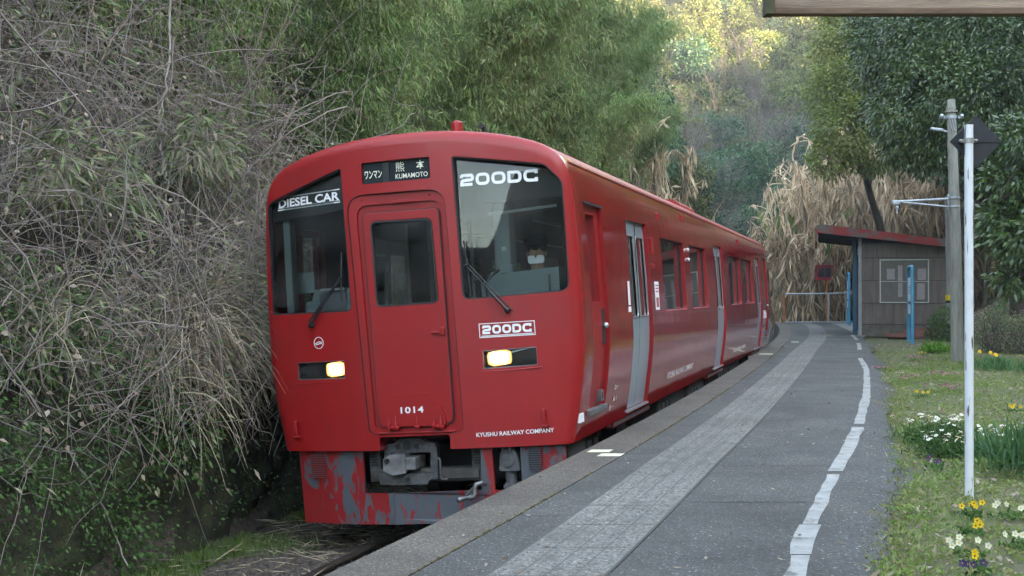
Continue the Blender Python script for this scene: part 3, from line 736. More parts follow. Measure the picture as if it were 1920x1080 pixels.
# ---- headlights
M_lampbox = mat('lamp housing', (0.015, 0.016, 0.018), 0.25, var=0.1)
M_lit = emit_mat('lit headlight', (1.0, 0.84, 0.54), 0.7)
M_halo = emit_mat('lit reflector', (1.0, 0.48, 0.12), 0.11); M_mid = emit_mat('lit bowl', (1.0, 0.70, 0.32), 0.24)
for poly, lit, s in ((LAMPL, (-.845, -.645), -1), (LAMPR, (.66, .865), 1)):
    x0, x1 = poly[0][0]+.004, poly[1][0]-.004; z0, z1 = max(poly[0][1], poly[1][1])+.004, min(poly[2][1], poly[3][1])-.004
    mb = MB(); k = 8
    for i in range(k):
        a, b = x0+(x1-x0)*i/k, x0+(x1-x0)*(i+1)/k; zb = lambda x, q: (poly[0][1]+(poly[1][1]-poly[0][1])*(x-x0)/(x1-x0)+.003) if q == 0 else (poly[3][1]+(poly[2][1]-poly[3][1])*(x-x0)/(x1-x0)-.003)
        mb.face([(a, ysurf(a)+.05, zb(a, 0)), (b, ysurf(b)+.05, zb(b, 0)), (b, ysurf(b)+.05, zb(b, 1)), (a, ysurf(a)+.05, zb(a, 1))])
    hl = mb.build('headlight', M_lampbox, TR)
    xa, xb = lit; zc = (poly[0][1]+poly[2][1])/2+.003; hz = .070
    lens = round_poly([(xa, zc-hz), (xb, zc-hz+.004), (xb, zc+hz), (xa, zc+hz-.004)], .05)
    pane(lens, .044, 'lamp_lens', M_halo, hl, 8, 8)
    ln0 = round_poly([(xa+.012, zc-hz+.012), (xb-.014, zc-hz+.012), (xb-.014, zc+hz-.012), (xa+.012, zc+hz-.012)], .04); pane(ln0, .042, 'lamp_reflector', M_mid, hl, 8, 8)
    ln2 = round_poly([(xa+.040, zc-hz+.030), (xb-.040, zc-hz+.030), (xb-.040, zc+hz-.028), (xa+.040, zc+hz-.028)], .04)
    pane(ln2, .040, 'lamp_bulb', M_lit, hl, 8, 8)
    cx = xa-.14 if s < 0 else xb+.11
    tl = round_poly([(cx-.075, zc-.06), (cx+.075, zc-.06), (cx+.075, zc+.06), (cx-.075, zc+.06)], .03)
    pane(tl, .045, 'tail_lamp', mat('unlit lamp', (0.03, 0.022, 0.02), 0.1), hl, 6, 6)
    outline([(p[0], p[1]) for p in poly], .007, .03, -.002, 'bezel', M_steel, hl)
    pane(poly, .012, 'cover_glass', glass_mat('lamp cover', (0.9, 0.9, 0.9)), hl, 3, 8)
    # pressed edge below the opening
    mb = MB(); mb.tube([(x0-.03, ysurf(x0)-.0, z0-.034), ((x0+x1)/2, ysurf((x0+x1)/2)-.0, z0-.034), (x1+.04, ysurf(x1)-.0, z0-.022)], .006, 6); mb.build('rim', M_red, hl)

# ---- wipers, grab irons
def wiper(pivot, elbow, tip, low):
    f = lambda p, o: (p[0], ysurf(p[0])-o, p[1])
    mb = MB(); mb.ball(f(pivot, .03), .03, sy=.9, u=10, v=8)
    mb.tube([f(pivot, .0), f(pivot, .04)], .018, 8)
    d = .018
    mb.tube([f(pivot, .045), f(((pivot[0]*.6+elbow[0]*.4), (pivot[1]*.6+elbow[1]*.4)), .05)], .013, 6)
    mb.tube([f((pivot[0]-d, pivot[1]+.03), .045), f((elbow[0]-d*.6, elbow[1]), .02)], .006, 6)
    mb.tube([f((pivot[0]+d, pivot[1]+.03), .045), f((elbow[0]+d*.6, elbow[1]+.01), .02)], .006, 6)
    mb.tube([f((elbow[0]-.02, elbow[1]), .022), f((elbow[0]+.02, elbow[1]+.01), .022)], .010, 6)
    w = mb.build('wiper', M_black, TR, smooth=40)
    mb = MB(); mb.tube([f(low, .004), f(elbow, .008), f(tip, .004)], .008, 6); mb.build('blade', M_gasket, w)
wiper((-.942, 1.984), (-.614, 2.373), (-.60, 2.60), (-.628, 2.17)); wiper((.872, 2.016), (.55, 2.409), (.529, 2.62), (.565, 2.16))
for x, z in ((-1.17, 1.05), (1.12, 1.085)):
    mb = MB(); y = ysurf(x); a = .0 if x < 0 else .0
    mb.box((x-.016, y-.05, z-.01), (x+.016, y-.035, z+.09), bev=.005); mb.box((x-.016, y-.045, z+.07), (x+.016, y+.03, z+.09), bev=.004)
    mb.box((x-.02, y-.05, z-.06), (x+.03, y+.03, z-.045), bev=.004); mb.box((x+.006, y-.045, z-.05), (x+.018, y-.035, z+.0), bev=.003)
    mb.build('lamp_bracket', M_red, TR)
mb = MB(); mb.ball((.905, ysurf(.905)-.0, 2.012), .007); mb.build('washer_nozzle', M_black, TR)

# ---- peeled front skirt
m, nt, p = new_mat('peeling skirt paint')
tc = N(nt, 'ShaderNodeTexCoord'); mp = N(nt, 'ShaderNodeMapping'); mp.inputs['Scale'].default_value = (4.2, 4, 1.5); nt.links.new(tc.outputs['Object'], mp.inputs['Vector'])
n1 = N(nt, 'ShaderNodeTexNoise', Scale=2.1, Detail=12.0, Roughness=0.68, Distortion=1.1); nt.links.new(mp.outputs['Vector'], n1.inputs['Vector'])
r1 = ramp(nt, [(0.0, (0.27, 0.0075, 0.0105)), (0.49, (0.24, 0.0075, 0.0105)), (0.505, (0.12, 0.08, 0.085)), (0.515, (0.066, 0.077, 0.094)), (1.0, (0.085, 0.098, 0.112))])
sx = N(nt, 'ShaderNodeSeparateXYZ'); nt.links.new(tc.outputs['Object'], sx.inputs['Vector'])
rx = ramp(nt, [(0.0, (0, 0, 0)), (0.18, (.08,)*3), (0.235, (.75,)*3), (0.26, (.75,)*3), (0.275, (.1,)*3), (0.38, (.1,)*3), (0.40, (.8,)*3), (0.60, (.75,)*3), (0.66, (.25,)*3), (0.71, (.1,)*3), (.78, (.05,)*3), (0.80, (.7,)*3), (0.88, (.6,)*3), (0.93, (.3,)*3)])
mq = N(nt, 'ShaderNodeMapRange'); mq.inputs['From Min'].default_value = -1.3; mq.inputs['From Max'].default_value = 1.3; nt.links.new(sx.outputs['X'], mq.inputs['Value']); nt.links.new(mq.outputs['Result'], rx.inputs['Fac'])
md_ = N(nt, 'ShaderNodeMath', operation='MULTIPLY_ADD'); md_.inputs[1].default_value = .17; nt.links.new(rx.outputs['Color'], md_.inputs[0])
ms_ = N(nt, 'ShaderNodeMath', operation='SUBTRACT'); ms_.inputs[1].default_value = .06; nt.links.new(n1.outputs['Fac'], ms_.inputs[0]); nt.links.new(ms_.outputs[0], md_.inputs[2])
nt.links.new(md_.outputs[0], r1.inputs['Fac']); nt.links.new(r1.outputs['Color'], p.inputs['Base Color']); p.inputs['Roughness'].default_value = 0.55
b = N(nt, 'ShaderNodeBump', Strength=0.25, Distance=0.004); b.invert = True; nt.links.new(n1.outputs['Fac'], b.inputs['Height']); nt.links.new(b.outputs['Normal'], p.inputs['Normal'])
M_peel = m
mb = MB()
def plate(poly, y0=.05, th=.03, mi=0):
    """skirt sheet following the bow of the front"""
    pts = []
    for a, c in zip(poly, poly[1:]+poly[:1]):
        for t in np.linspace(0, 1, 6)[:-1]: pts.append((a[0]+(c[0]-a[0])*t, a[1]+(c[1]-a[1])*t))
    tri = tessellate_polygon([[Vector((q[0], q[1], 0)) for q in pts]])
    A = [mb.bm.verts.new((q[0], ysurf(q[0])*1.15+y0, q[1])) for q in pts]; B = [mb.bm.verts.new((q[0], ysurf(q[0])*1.15+y0+th, q[1])) for q in pts]
    for t in tri: mb.bm.faces.new([A[i] for i in t]); mb.bm.faces.new([B[i] for i in reversed(t)])
    for i in range(len(pts)): j = (i+1) % len(pts); mb.bm.faces.new([A[i], B[i], B[j], A[j]])
plate([(-1.205, .868), (-1.175, .225), (-.86, .225), (-.86, .868)]); plate([(-.86, .868), (-.86, .225), (-.525, .225), (-.525, .868)])
plate([(-.525, .495), (-.525, .225), (-.245, .230), (-.245, .495)]); plate([(-.242, .495), (-.242, .228), (.66, .25), (.66, .51), (.45, .51)], y0=.047)
plate([(.555, .89), (.545, .51), (.655, .51), (.648, .89)]); plate([(.885, .87), (.885, .25), (1.23, .26), (1.26, .87)]); plate([(.66, .50), (.66, .25), (.885, .25), (.885, .50)])
sk = mb.build('skirt', M_peel, TR)
for (x0, x1, z0, z1) in ((-1.055, -.865, .62, .835), (.945, 1.065, .65, .855)):
    mb = MB(); n = 11
    for i in range(n):
        z = z0+(z1-z0)*(i+.5)/n; xm = (x0+x1)/2
        mb.box((x0, ysurf(xm)*1.15+.030, z-.0035), (x1, ysurf(xm)*1.15+.046, z+.0035))
        mb.box((x0, ysurf(xm)*1.15+.040, z+.0035), (x1, ysurf(xm)*1.15+.0495, z+.012), mi=1)
    mb.build('louvre', [M_peel, M_black], sk)
# sides of the skirt: dark boxes and step guards under the body
mb = MB(); mb.box((1.13, .35, .30), (1.26, .95, .87), bev=.02); mb.build('side_guard', M_under, TR)
mb = MB(); mb.box((-1.26, .35, .30), (-1.13, .95, .87), bev=.02); mb.build('side_guard', M_under, TR)

# ---- coupler, beam, hose
mb = MB(); yb = .16
fr = [(-.355, .90), (-.27, .905), (-.22, .945), (-.02, .95), (.03, .915), (.105, .905), (.125, .87), (.13, .60), (.105, .59), (.05, .555), (-.22, .55), (-.25, .585), (-.355, .59)]
def ringplate(outer, hole, y0, y1):
    mb.prism(outer, y0, y1)
# the yoke is built from bars so that the hook shows in its window
mb.prism([(-.36, .83), (-.36, .905), (-.27, .91), (-.215, .95), (-.02, .955), (.03, .92), (.11, .91), (.13, .87), (.13, .83)], yb, yb+.09)
mb.prism([(-.36, .585), (-.33, .585), (-.30, .83), (-.36, .83)], yb+.004, yb+.085)
mb.prism([(.055, .60), (.13, .60), (.13, .83), (.075, .83)], yb+.004, yb+.085)
mb.prism([(-.40, .565), (-.25, .555), (.04, .56), (.07, .60), (.14, .605), (.14, .655), (-.40, .655)], yb-.03, yb+.09)
for x, z, r in ((-.14, .895, .036), (-.225, .885, .022), (-.055, .888, .022)):
    for a in range(10):
        t0, t1 = a/10*2*math.pi, (a+1)/10*2*math.pi
    mb.tube([(x, yb-.012, z), (x, yb+.002, z)], r, 14, mi=1); 
    mb.tube([(x, yb-.006, z-.001), (x, yb+.001, z-.001)], r*1.18, 14, mi=0)
cp = mb.build('coupler', [M_coup, M_black], TR)
mb = MB()   # knuckle head with its slanted face
hd = [(-.295, .80), (-.25, .83), (-.13, .825), (-.11, .72), (-.13, .665), (-.23, .655), (-.30, .70)]
mb.prism(hd, .02, .30); mb.box((-.13, .06, .69), (-.03, .32, .80), bev=.012)
for v in mb.bm.verts:
    if v.co.x < -.10 and v.co.y < .03: v.co.y += max(0, (v.co.x+.30))*.55-.04
mb.tube([(-.265, -.035, .785), (-.265, .0, .785)], .020, 12, mi=1)
kn = mb.build('coupler_head', [mat('coupler face', (0.13, 0.13, 0.135), 0.65, var=0.45, scale=10), M_black], cp)
mb = MB(); mb.tube([(-.13, .115, .605), (-.13, .14, .605)], .036, 16); mb.tube([(-.13, .105, .605), (-.13, .12, .605)], .022, 12, mi=1)
mb.build('coupler_pin', [M_coup, M_black], cp, smooth=40); mb = MB(); mb.tube([(.155, .11, .79), (.175, .11, .77), (.175, .11, .625), (.185, .11, .602), (.235, .11, .600)], .010, 8); mb.build('release_lever', [M_coup, M_black], cp, smooth=40)
mb = MB(); mb.box((-.52, .20, .575), (.55, .36, .685), bev=.012); mb.box((-.5, .18, .60), (-.38, .21, .66), bev=.006); mb.box((.14, .17, .60), (.5, .20, .675), bev=.006)
for x in (-.45, -.3, .3, .42): mb.tube([(x, .165, .64), (x, .20, .64)], .014, 8)
mb.build('coupling_beam', M_beam, TR)
for x in (-.475, .475):
    mb = MB(); mb.box((x-.055, .22, .66), (x+.055, .36, .86), bev=.012)
    for i in range(5): mb.box((x-.026, .212, .715+i*.024), (x+.026, .222, .728+i*.024), mi=1)
    mb.build('jumper_box', [M_coup, M_black], TR)
mb = MB(); mb.tube([(.585, .06, .565), (.575, -.02, .585), (.54, -.045, .575), (.525, -.05, .535), (.535, -.05, .50), (.515, -.05, .475), (.46, -.05, .47), (.40, -.05, .455)], [.017, .02, .02, .018, .022, .022, .017, .02], 10)
mb.ball((.39, -.05, .452), .027); mb.tube([(.50, -.05, .472), (.478, -.05, .470)], .027, 10); mb.tube([(.53, -.052, .56), (.49, -.05, .52), (.45, -.05, .485)], .013, 8, mi=1)
mb.build('brake_hose', [M_steel, M_beam], TR, smooth=40)
mb = MB(); mb.prism(round_poly([(.69, .66), (.88, .66), (.87, .72), (.855, .80), (.83, .845), (.74, .845), (.705, .80), (.70, .72)], .02), .13, .30)
mb.tube([(.775, .115, .755), (.775, .135, .755)], .058, 18); mb.box((.735, .10, .83), (.75, .14, .885)); mb.box((.80, .10, .83), (.815, .14, .885)); mb.box((.72, .11, .875), (.83, .15, .89))
mb.tube([(.78, .2, .66), (.78, .2, .55), (.74, .2, .50)], .05, 10)
mb.build('jumper_socket', M_coup, TR)

# ---- sides: doors, windows, crew doors
def frame_rect(mb, y0, y1, z0, z1, w, x0, x1, mi=0):
    mb.box((x0, y0, z0), (x1, y0+w, z1), mi=mi); mb.box((x0, y1-w, z0), (x1, y1, z1), mi=mi)
    mb.box((x0+.001, y0+w, z0), (x1-.001, y1-w, z0+w), mi=mi); mb.box((x0+.001, y0+w, z1-w), (x1-.001, y1-w, z1), mi=mi)
for sgn in (1, -1):
    for a, b in WINS:
        mb = MB(); xo = sgn*(1.46-.055); w = .028
        z0, z1 = 1.90, 2.80
        lo, hi = sorted((xo, xo-sgn*.03)); frame_rect(mb, a-.01, b+.01, z0, z1, w, lo, hi)
        yc = (a+b)/2; mb.box((lo+.003, yc-.012, z0+w), (hi-.003, yc+.012, z1-w)) if b-a > 1.7 and sgn > 0 and a > 10 else None
        sw = mb.build('side_window', M_gasket, TR)
        mb = MB(); xg = xo-sgn*.015; mb.face([(xg, a, z0), (xg, b, z0), (xg, b, z1), (xg, a, z1)]); mb.build('window_pane', M_glassS, sw)
        if sgn > 0:
            mb = MB(); mb.box((1.385, a-.0+.04, 1.905), (1.470, b-.04, 1.918), bev=.003); mb.build('sill', mat('sill paint', (0.52, 0.09, 0.12), 0.4) if a < 5 else bpy.data.materials['sill paint'], sw)
    for a, b in DOORS:
        mb = MB(); ym = (a+b)/2; w = .11
        prof = [.93, 1.1, 1.3, 1.5, 1.78, 2.25, 2.6, 2.885]
        pd = None
        X = lambda z, d: sgn*(hw(z)-.042-d)
        for (l0, l1) in ((a, ym-.004), (ym+.004, b)):
            wa, wb, z0w, z1w = l0+.085, l1-.085, 1.88, 2.72
            # leaf as strips so that it follows the tuck of the side, with the window left open
            zz = [.93, 1.1, 1.3, 1.5, 1.7, 1.88]
            for q0, q1 in zip(zz[:-1], zz[1:]):
                mb.face([(X(q0, 0), l0, q0), (X(q0, 0), l1, q0), (X(q1, 0), l1, q1), (X(q1, 0), l0, q1)])
            for (y0, y1, q0, q1) in ((l0, wa, 1.88, 2.30), (l0, wa, 2.30, 2.72), (wb, l1, 1.88, 2.30), (wb, l1, 2.30, 2.72), (l0, l1, 2.72, 2.885)):
                mb.face([(X(q0, 0), y0, q0), (X(q0, 0), y1, q0), (X(q1, 0), y1, q1), (X(q1, 0), y0, q1)])
            for (y0, y1, q0, q1) in ((wa, wb, 1.88, 1.88), (wa, wb, 2.72, 2.72)):
                mb.face([(X(q0, 0), y0, q0), (X(q0, 0), y1, q0), (X(q0, .02), y1, q0), (X(q0, .02), y0, q0)])
        dr = mb.build('passenger_door', M_grey, TR)
        mb = MB(); z0, z1 = 1.88, 2.72
        for (l0, l1) in ((a, ym), (ym, b)):
            mb.face([(X(z0, .012), l0+.08, z0-.005), (X(z0, .012), l1-.08, z0-.005), (X(z1, .012), l1-.08, z1+.005), (X(z1, .012), l0+.08, z1+.005)])
        mb.build('door_window', M_glassS, dr)
        mb = MB()
        for (l0, l1) in ((a, ym), (ym, b)):
            poly = round_poly([(l0+.076, 1.872), (l1-.076, 1.872), (l1-.076, 2.728), (l0+.076, 2.728)], .05)
            for i in range(len(poly)):
                p, q = poly[i], poly[(i+1) % len(poly)]
                mb.tube([(X(p[1], -.002), p[0], p[1]), (X(q[1], -.002), q[0], q[1])], .008, 6)
        mb.box((min(X(2, 0)-sgn*.002, X(2, 0)+sgn*.006), ym-.006, 1.85), (max(X(2, 0)-sgn*.002, X(2, 0)+sgn*.006), ym+.006, 2.86), mi=1)
        mb.build('door_trim', [M_bright, M_gasket], dr)
        mb = MB(); mb.box((sgn*1.31 if sgn > 0 else -1.36, a-.01, .905), (1.36 if sgn > 0 else -1.31, b+.01, .928), bev=.004); mb.box((sgn*1.22 if sgn > 0 else -1.305, a-.5, .80), (1.305 if sgn > 0 else -1.22, b+.35, .88), mi=1, bev=.02)
        mb.build('door_step', [M_bright, M_red], dr)
    for a, b in CREW:
        mb = MB(); X = lambda z, d: sgn*(hw(z)-.035-d); z0w, z1w = 2.05, 2.83; ya, yb_ = a+.17, b-.17
        for q0, q1 in zip([1.1, 1.3, 1.5, 1.7, 1.9], [1.3, 1.5, 1.7, 1.9, 2.05]): mb.face([(X(q0, 0), a, q0), (X(q0, 0), b, q0), (X(q1, 0), b, q1), (X(q1, 0), a, q1)])
        for (y0, y1, q0, q1) in ((a, ya, 2.05, 2.83), (yb_, b, 2.05, 2.83), (a, b, 2.83, 2.90)): mb.face([(X(q0, 0), y0, q0), (X(q0, 0), y1, q0), (X(q1, 0), y1, q1), (X(q1, 0), y0, q1)])
        for q in (2.05, 2.83): mb.face([(X(q, 0), ya, q), (X(q, 0), yb_, q), (X(q, .06), yb_, q), (X(q, .06), ya, q)])
        for y in (ya, yb_): mb.face([(X(2.05, 0), y, 2.05), (X(2.83, 0), y, 2.83), (X(2.83, .06), y, 2.83), (X(2.05, .06), y, 2.05)])
        cd = mb.build('crew_door', M_red, TR)
        mb = MB(); mb.face([(X(2.05, .05), ya, 2.05), (X(2.05, .05), yb_, 2.05), (X(2.83, .05), yb_, 2.83), (X(2.83, .05), ya, 2.83)]); mb.build('door_window', M_glassS, cd)
        mb = MB(); mb.tube([(X(2.05, .03), ya+.07, 2.06), (X(2.82, .03), ya+.07, 2.82)], .010, 6); mb.build('window_bar', M_bright, cd); mb = MB();
        hd_ = MB(); hd_.box((sgn*1.42 if sgn > 0 else -1.455, a-.02, 2.905), (1.455 if sgn > 0 else -1.42, b+.02, 2.925)); hd_.build('door_hood', M_gasket, cd)
        mb.box(tuple(sorted((X(1.82, .0), X(1.82, .012))))[:1]+(yb_+.02, 1.66), tuple(sorted((X(1.82, .0)+sgn*.002, X(1.82, .012))))[1:]+(b-.03, 1.98), mi=1)
        mb.ball((X(1.82, -.02), yb_+.08, 1.825), .028, sy=1.2)
        mb.build('door_handle', [M_bright, M_gasket, M_steel], cd); mb = MB()
        mb.box((min(sgn*1.34, sgn*1.40), b-.24, 1.145), (max(sgn*1.34, sgn*1.400), b-.12, 1.245), mi=2); mb.box((min(sgn*1.34, sgn*1.405), b-.21, 1.165), (max(sgn*1.34, sgn*1.401), b-.15, 1.225), mi=1)
        mb.build('door_lock', [M_bright, M_gasket, M_steel], cd)
        mb = MB(); mb.box((min(sgn*1.33, sgn*1.40), a-.02, 1.055), (max(sgn*1.33, sgn*1.40), b+.02, 1.105), bev=.006); mb.build('door_sill', M_steel, cd)
# side lettering and small plates (right side)
sd_ = lambda y, z: (hw(z)+.007, y, z)
text_mesh('KYUSHU RAILWAY COMPANY', 'lettering', M_white, TR, (4.85, 1.085, 7.0, 1.165), sd_, bold=0.012)
text_mesh('KYUSHU RAILWAY COMPANY', 'lettering', M_white, TR, (12.2, 1.055, 14.4, 1.125), sd_, bold=0.012)
text_mesh('1', 'lettering', M_white, TR, (2.25, 2.0, 2.36, 2.24), sd_, bold=0.02)
mb = MB()
mb.box((1.455, 2.26, 1.93), (1.468, 2.40, 1.985)); mb.build('notice_plate', M_white, TR)
npz = MB(); npz.box((1.455, 3.86, 1.93), (1.467, 4.12, 2.25), bev=.002); npz = npz.build('notice_plate', M_white, TR)
mb = MB()
for i in range(3): mb.box((1.4665, 3.90, 2.20-i*.035), (1.4685, 4.08, 2.215-i*.035))
mb.box((1.4665, 3.91, 1.96), (1.4685, 4.07, 2.07)); mb.build('printing', mat('notice print', (0.35, 0.09, 0.1), 0.7), npz)
mb = MB(); mb.box((1.35, .28, 1.03), (1.386, .42, 1.105)); mb.build('data_plate', M_white, TR)
for (y, z, t) in ((1.62, 1.10, '▲ 1'), (1.52, 1.02, '8 · ·'), (1.65, 1.20, '▷')):
    text_mesh(t, 'lettering', M_white, TR, (y, z, y+.17, z+.05), sd_)
for y, z in ((6.55, 3.13), (4.52, 3.02), (13.6, 3.1)):
    mb = MB(); mb.box((hw(z)-.01, y-.05, z-.05), (hw(z)+.02, y+.05, z+.05), bev=.015); mb.build('door_lamp', M_red, TR)
for y, z in ((6.62, 2.70), (6.62, 2.57)):
    mb = MB(); mb.ball((1.465, y, z), .026, u=10, v=8); mb.build('side_lamp', mat('lamp glass', (0.6, 0.6, 0.62), 0.15) if z > 2.6 else bpy.data.materials['lamp glass'], TR)
mb = MB(); mb.box((1.446, 3.78, 2.55), (1.475, 3.9, 2.75), bev=.01); mb.box((1.446, 3.80, 2.40), (1.475, 3.92, 2.45), bev=.01); mb.build('door_switch_box', M_red, TR)
mb = MB(); mb.box((1.430, 17.95, 1.55), (1.463, 18.7, 1.86)); mb.build('side_notice', mat('pale notice', (0.62, 0.6, 0.64), 0.6), TR)
# rain strip along the roof edge
mb = MB()
for s in (1, -1): mb.tube([(s*1.372, .45, 3.255), (s*1.372, 10, 3.255), (s*1.372, 19.9, 3.255)], .012, 6)
mb.build('rain_strip', M_red, TR)

# ---- roof gear
mb = MB(); mb.tube([(.35, .55, 3.55), (.35, .55, 3.70)], .052, 16); mb.ball((.35, .55, 3.70), .052, sz=.55, u=16, v=8); mb.build('horn_cover', M_red, TR, smooth=40)
mb = MB(); mb.tube([(.58, .62, 3.58), (.58, .62, 3.655)], [.03, .018], 10); mb.tube([(.58, .52, 3.655), (.58, .66, 3.655)], [.026, .014], 12); mb.build('whistle', M_under, TR, smooth=40)
mb = MB(); mb.prism([(.35, 3.57), (1.03, 3.44), (1.02, 3.505), (.36, 3.63)], .9, 3.2); mb.box((-.5, 3.0, 3.55), (.75, 5.4, 3.66), bev=.04); mb.build('roof_box', M_red, TR)
mb = MB(); mb.prism([(.42, 3.50), (1.0, 3.44), (.96, 3.58), (.85, 3.66), (.50, 3.68)], 9.6, 11.2); mb.build('ventilator', M_red, TR)
# ---- under the floor
for y0 in (3.3, 17.0):
    bg_ = MB()
    for s in (1, -1):
        bg_.prism([(y0-1.35, .42), (y0-1.1, .58), (y0-.4, .50), (y0+.4, .50), (y0+1.1, .58), (y0+1.35, .42), (y0+1.0, .36), (y0-1.0, .36)], s*.86, s*.98, 'x')
        for d in (-1.05, 1.05): bg_.box((s*.99 if s > 0 else -1.1, y0+d-.14, .36), (1.1 if s > 0 else -.99, y0+d+.14, .60), bev=.03)
        bg_.tube([(s*1.0, y0, .48), (s*1.0, y0, .80)], .16, 12)
    bo = bg_.build('bogie', M_under, TR)
    for d in (-1.05, 1.05):
        wh = MB(); wh.tube([(-.72, y0+d, .43), (.72, y0+d, .43)], .07, 10)
        for s in (1, -1): wh.tube([(s*.50, y0+d, .43), (s*.63, y0+d, .43)], .43, 28); wh.tube([(s*.485, y0+d, .43), (s*.51, y0+d, .43)], .46, 28)
        wh.build('wheel', M_beam, bo, smooth=30)
for (y0, y1, z0, x1) in ((5.3, 7.4, .38, 1.18), (7.6, 9.1, .45, 1.22), (9.3, 11.0, .40, 1.15), (11.3, 12.6, .50, 1.2), (12.8, 14.9, .38, 1.18), (.95, 1.6, .45, 1.15)):
    mb = MB(); mb.box((-x1, y0, z0), (x1, y1, .84), bev=.03)
    for i in range(3): mb.box((x1-.002, y0+.15+i*.3, z0+.1), (x1+.02, y0+.33+i*.3, .75), bev=.006)
    mb.build('underfloor_box', M_under, TR)
mb = MB(); mb.box((-1.18, 1.0, .84), (1.18, 20.0, .872)); mb.build('underframe', M_under, TR)
# rear gangway hood
mb = MB(); mb.box((-.55, 20.3, 1.0), (.55, 20.55, 3.0), bev=.05); mb.build('gangway_hood', M_under, TR)

# ---- inside
M_seat = mat('seat moquette', (0.035, 0.05, 0.075), 0.9); M_floor = mat('vinyl floor', (0.10, 0.10, 0.10), 0.6); M_wallin = mat('saloon panel', (0.24, 0.25, 0.24), 0.6)
M_polein = mat('hand pole', (0.42, 0.45, 0.44), 0.35, metal=0.3)
mb = MB(); mb.box((-1.20, .25, 1.03), (1.20, 20.1, 1.06)); mb.build('floor', M_floor, TR)
mb = MB()
for x in (-.42, .40):
    mb.box((x-.02, 1.76, 1.06), (x+.02, 1.80, 3.35))
mb.box((-1.30, 1.75, 1.06), (-.44, 1.79, 1.9)); mb.box((.42, 1.75, 1.06), (1.30, 1.79, 1.95)); mb.box((-1.30, 1.75, 2.95), (1.30, 1.79, 3.32)); mb.box((.95, 1.745, 1.95), (1.30, 1.785, 2.95))
mb.box((-1.30, 1.752, 1.9), (-1.05, 1.788, 2.95))
mb.build('cab_partition', mat('partition', (0.05, 0.055, 0.055), 0.6), TR)
mb = MB()
for x, y in ((-.06, 2.0), (.22, 2.3), (-.02, 9.3), (.3, 10.9), (-.9, 2.35), (.9, 2.35), (-.9, 3.75), (.9, 3.75)):
    mb.tube([(x, y, 1.06), (x, y, 3.42)], .022, 8)
for x in (-.55, .55): mb.tube([(x, 2.2, 2.92), (x, 19, 2.92)], .016, 6)
mb.build('hand_pole', M_polein, TR)
mb = MB(); mb.box((-.55, .30, 1.06), (-.35, .62, 1.95), bev=.02); mb.box((-1.16, .40, 1.06), (-.64, .72, 2.20), bev=.03)
mb.prism([(-1.10, 2.19), (-.70, 2.19), (-.66, 2.30), (-1.06, 2.30)], .42, .68); mb.box((-1.0, .385, 2.1), (-.74, .405, 2.26), mi=1); mb.box((-.98, .36, 2.285), (-.74, .42, 2.305), mi=2)
mb.box((-1.29, .5, 2.28), (-1.10, .55, 2.47))
fb = mb.build('fare_box', [M_cons, mat('fare box panel', (0.08, 0.09, 0.11), 0.5), M_bright], TR)
mb = MB(); mb.prism([(.56, 2.10), (1.26, 2.10), (1.26, 2.36), (.80, 2.335), (.56, 2.26)], .34, .62); mb.box((.50, .36, 1.06), (1.24, .70, 2.10), bev=.02)
mb.box((.70, .42, 2.33), (.83, .55, 2.41), bev=.02); mb.box((1.215, .33, 2.10), (1.262, .36, 2.35)); mb.box((1.165, .335, 2.12), (1.185, .345, 2.30), mi=1)
mb.tube([(.62, .30, 2.14), (.60, .32, 2.25), (.66, .38, 2.33), (.72, .45, 2.38)], .010, 6, mi=1); mb.box((.55, .6, 2.28), (.70, .75, 2.38), mi=1, bev=.02)
mb.build('driver_console', [M_cons, M_black], TR)
mb = MB(); mb.box((.565, .75, 2.36), (.72, .95, 3.0), bev=.02); mb.box((.64, .742, 2.55), (.68, .752, 2.585), mi=1); mb.tube([(.55, .7, 2.38), (.45, .5, 2.28)], .012, 6, mi=2); mb.build('fare_display', [M_cons, M_bright, M_black], TR)
mb = MB(); mb.tube([(.60, .55, 2.87), (1.22, .55, 2.90)], .014, 6); mb.box((.55, .50, 2.97), (1.30, .53, 3.22), mi=1); mb.build('sun_blind', [M_polein, mat('blind', (0.03, 0.038, 0.042), 0.6)], TR)
mb = MB(); mb.box((-1.27, .62, 1.1), (-1.23, 1.2, 1.9)); mb.box((-1.29, .30, 2.10), (-1.22, .42, 3.0), bev=.01); mb.tube([(-1.12, 1.72, 2.40), (-1.12, 1.72, 2.60)], .02, 8); mb.tube([(-1.04, 1.72, 2.40), (-1.04, 1.72, 2.60)], .02, 8); mb.build('cab_fitting', M_cons, TR)
seat = MB(); seat.box((-.22, -.02, .38), (.22, .42, .46), bev=.03); seat.box((-.22, .36, .42), (.22, .48, 1.02), bev=.04); seat.box((-.2, .02, .0), (.2, .38, .38))
seat0 = seat.build('seat', M_seat, TR)
first = True
for a, b in ((4.1, 9.2), (11.2, 16.3)):
    for y in np.arange(a, b, 0.92):
        for x in (-1.05, -.6, .6, 1.05):
            o = seat0 if first else seat0.copy()
            if not first: COL.objects.link(o); o.parent = TR
            first = False; o.location = (x, float(y), 1.06)
mb = MB(); mb.box((.63, 1.12, 1.06), (1.06, 1.5, 1.70), bev=.04); mb.box((.65, 1.42, 1.62), (1.04, 1.55, 2.30), bev=.05); mb.build('driver_seat', M_black, TR)

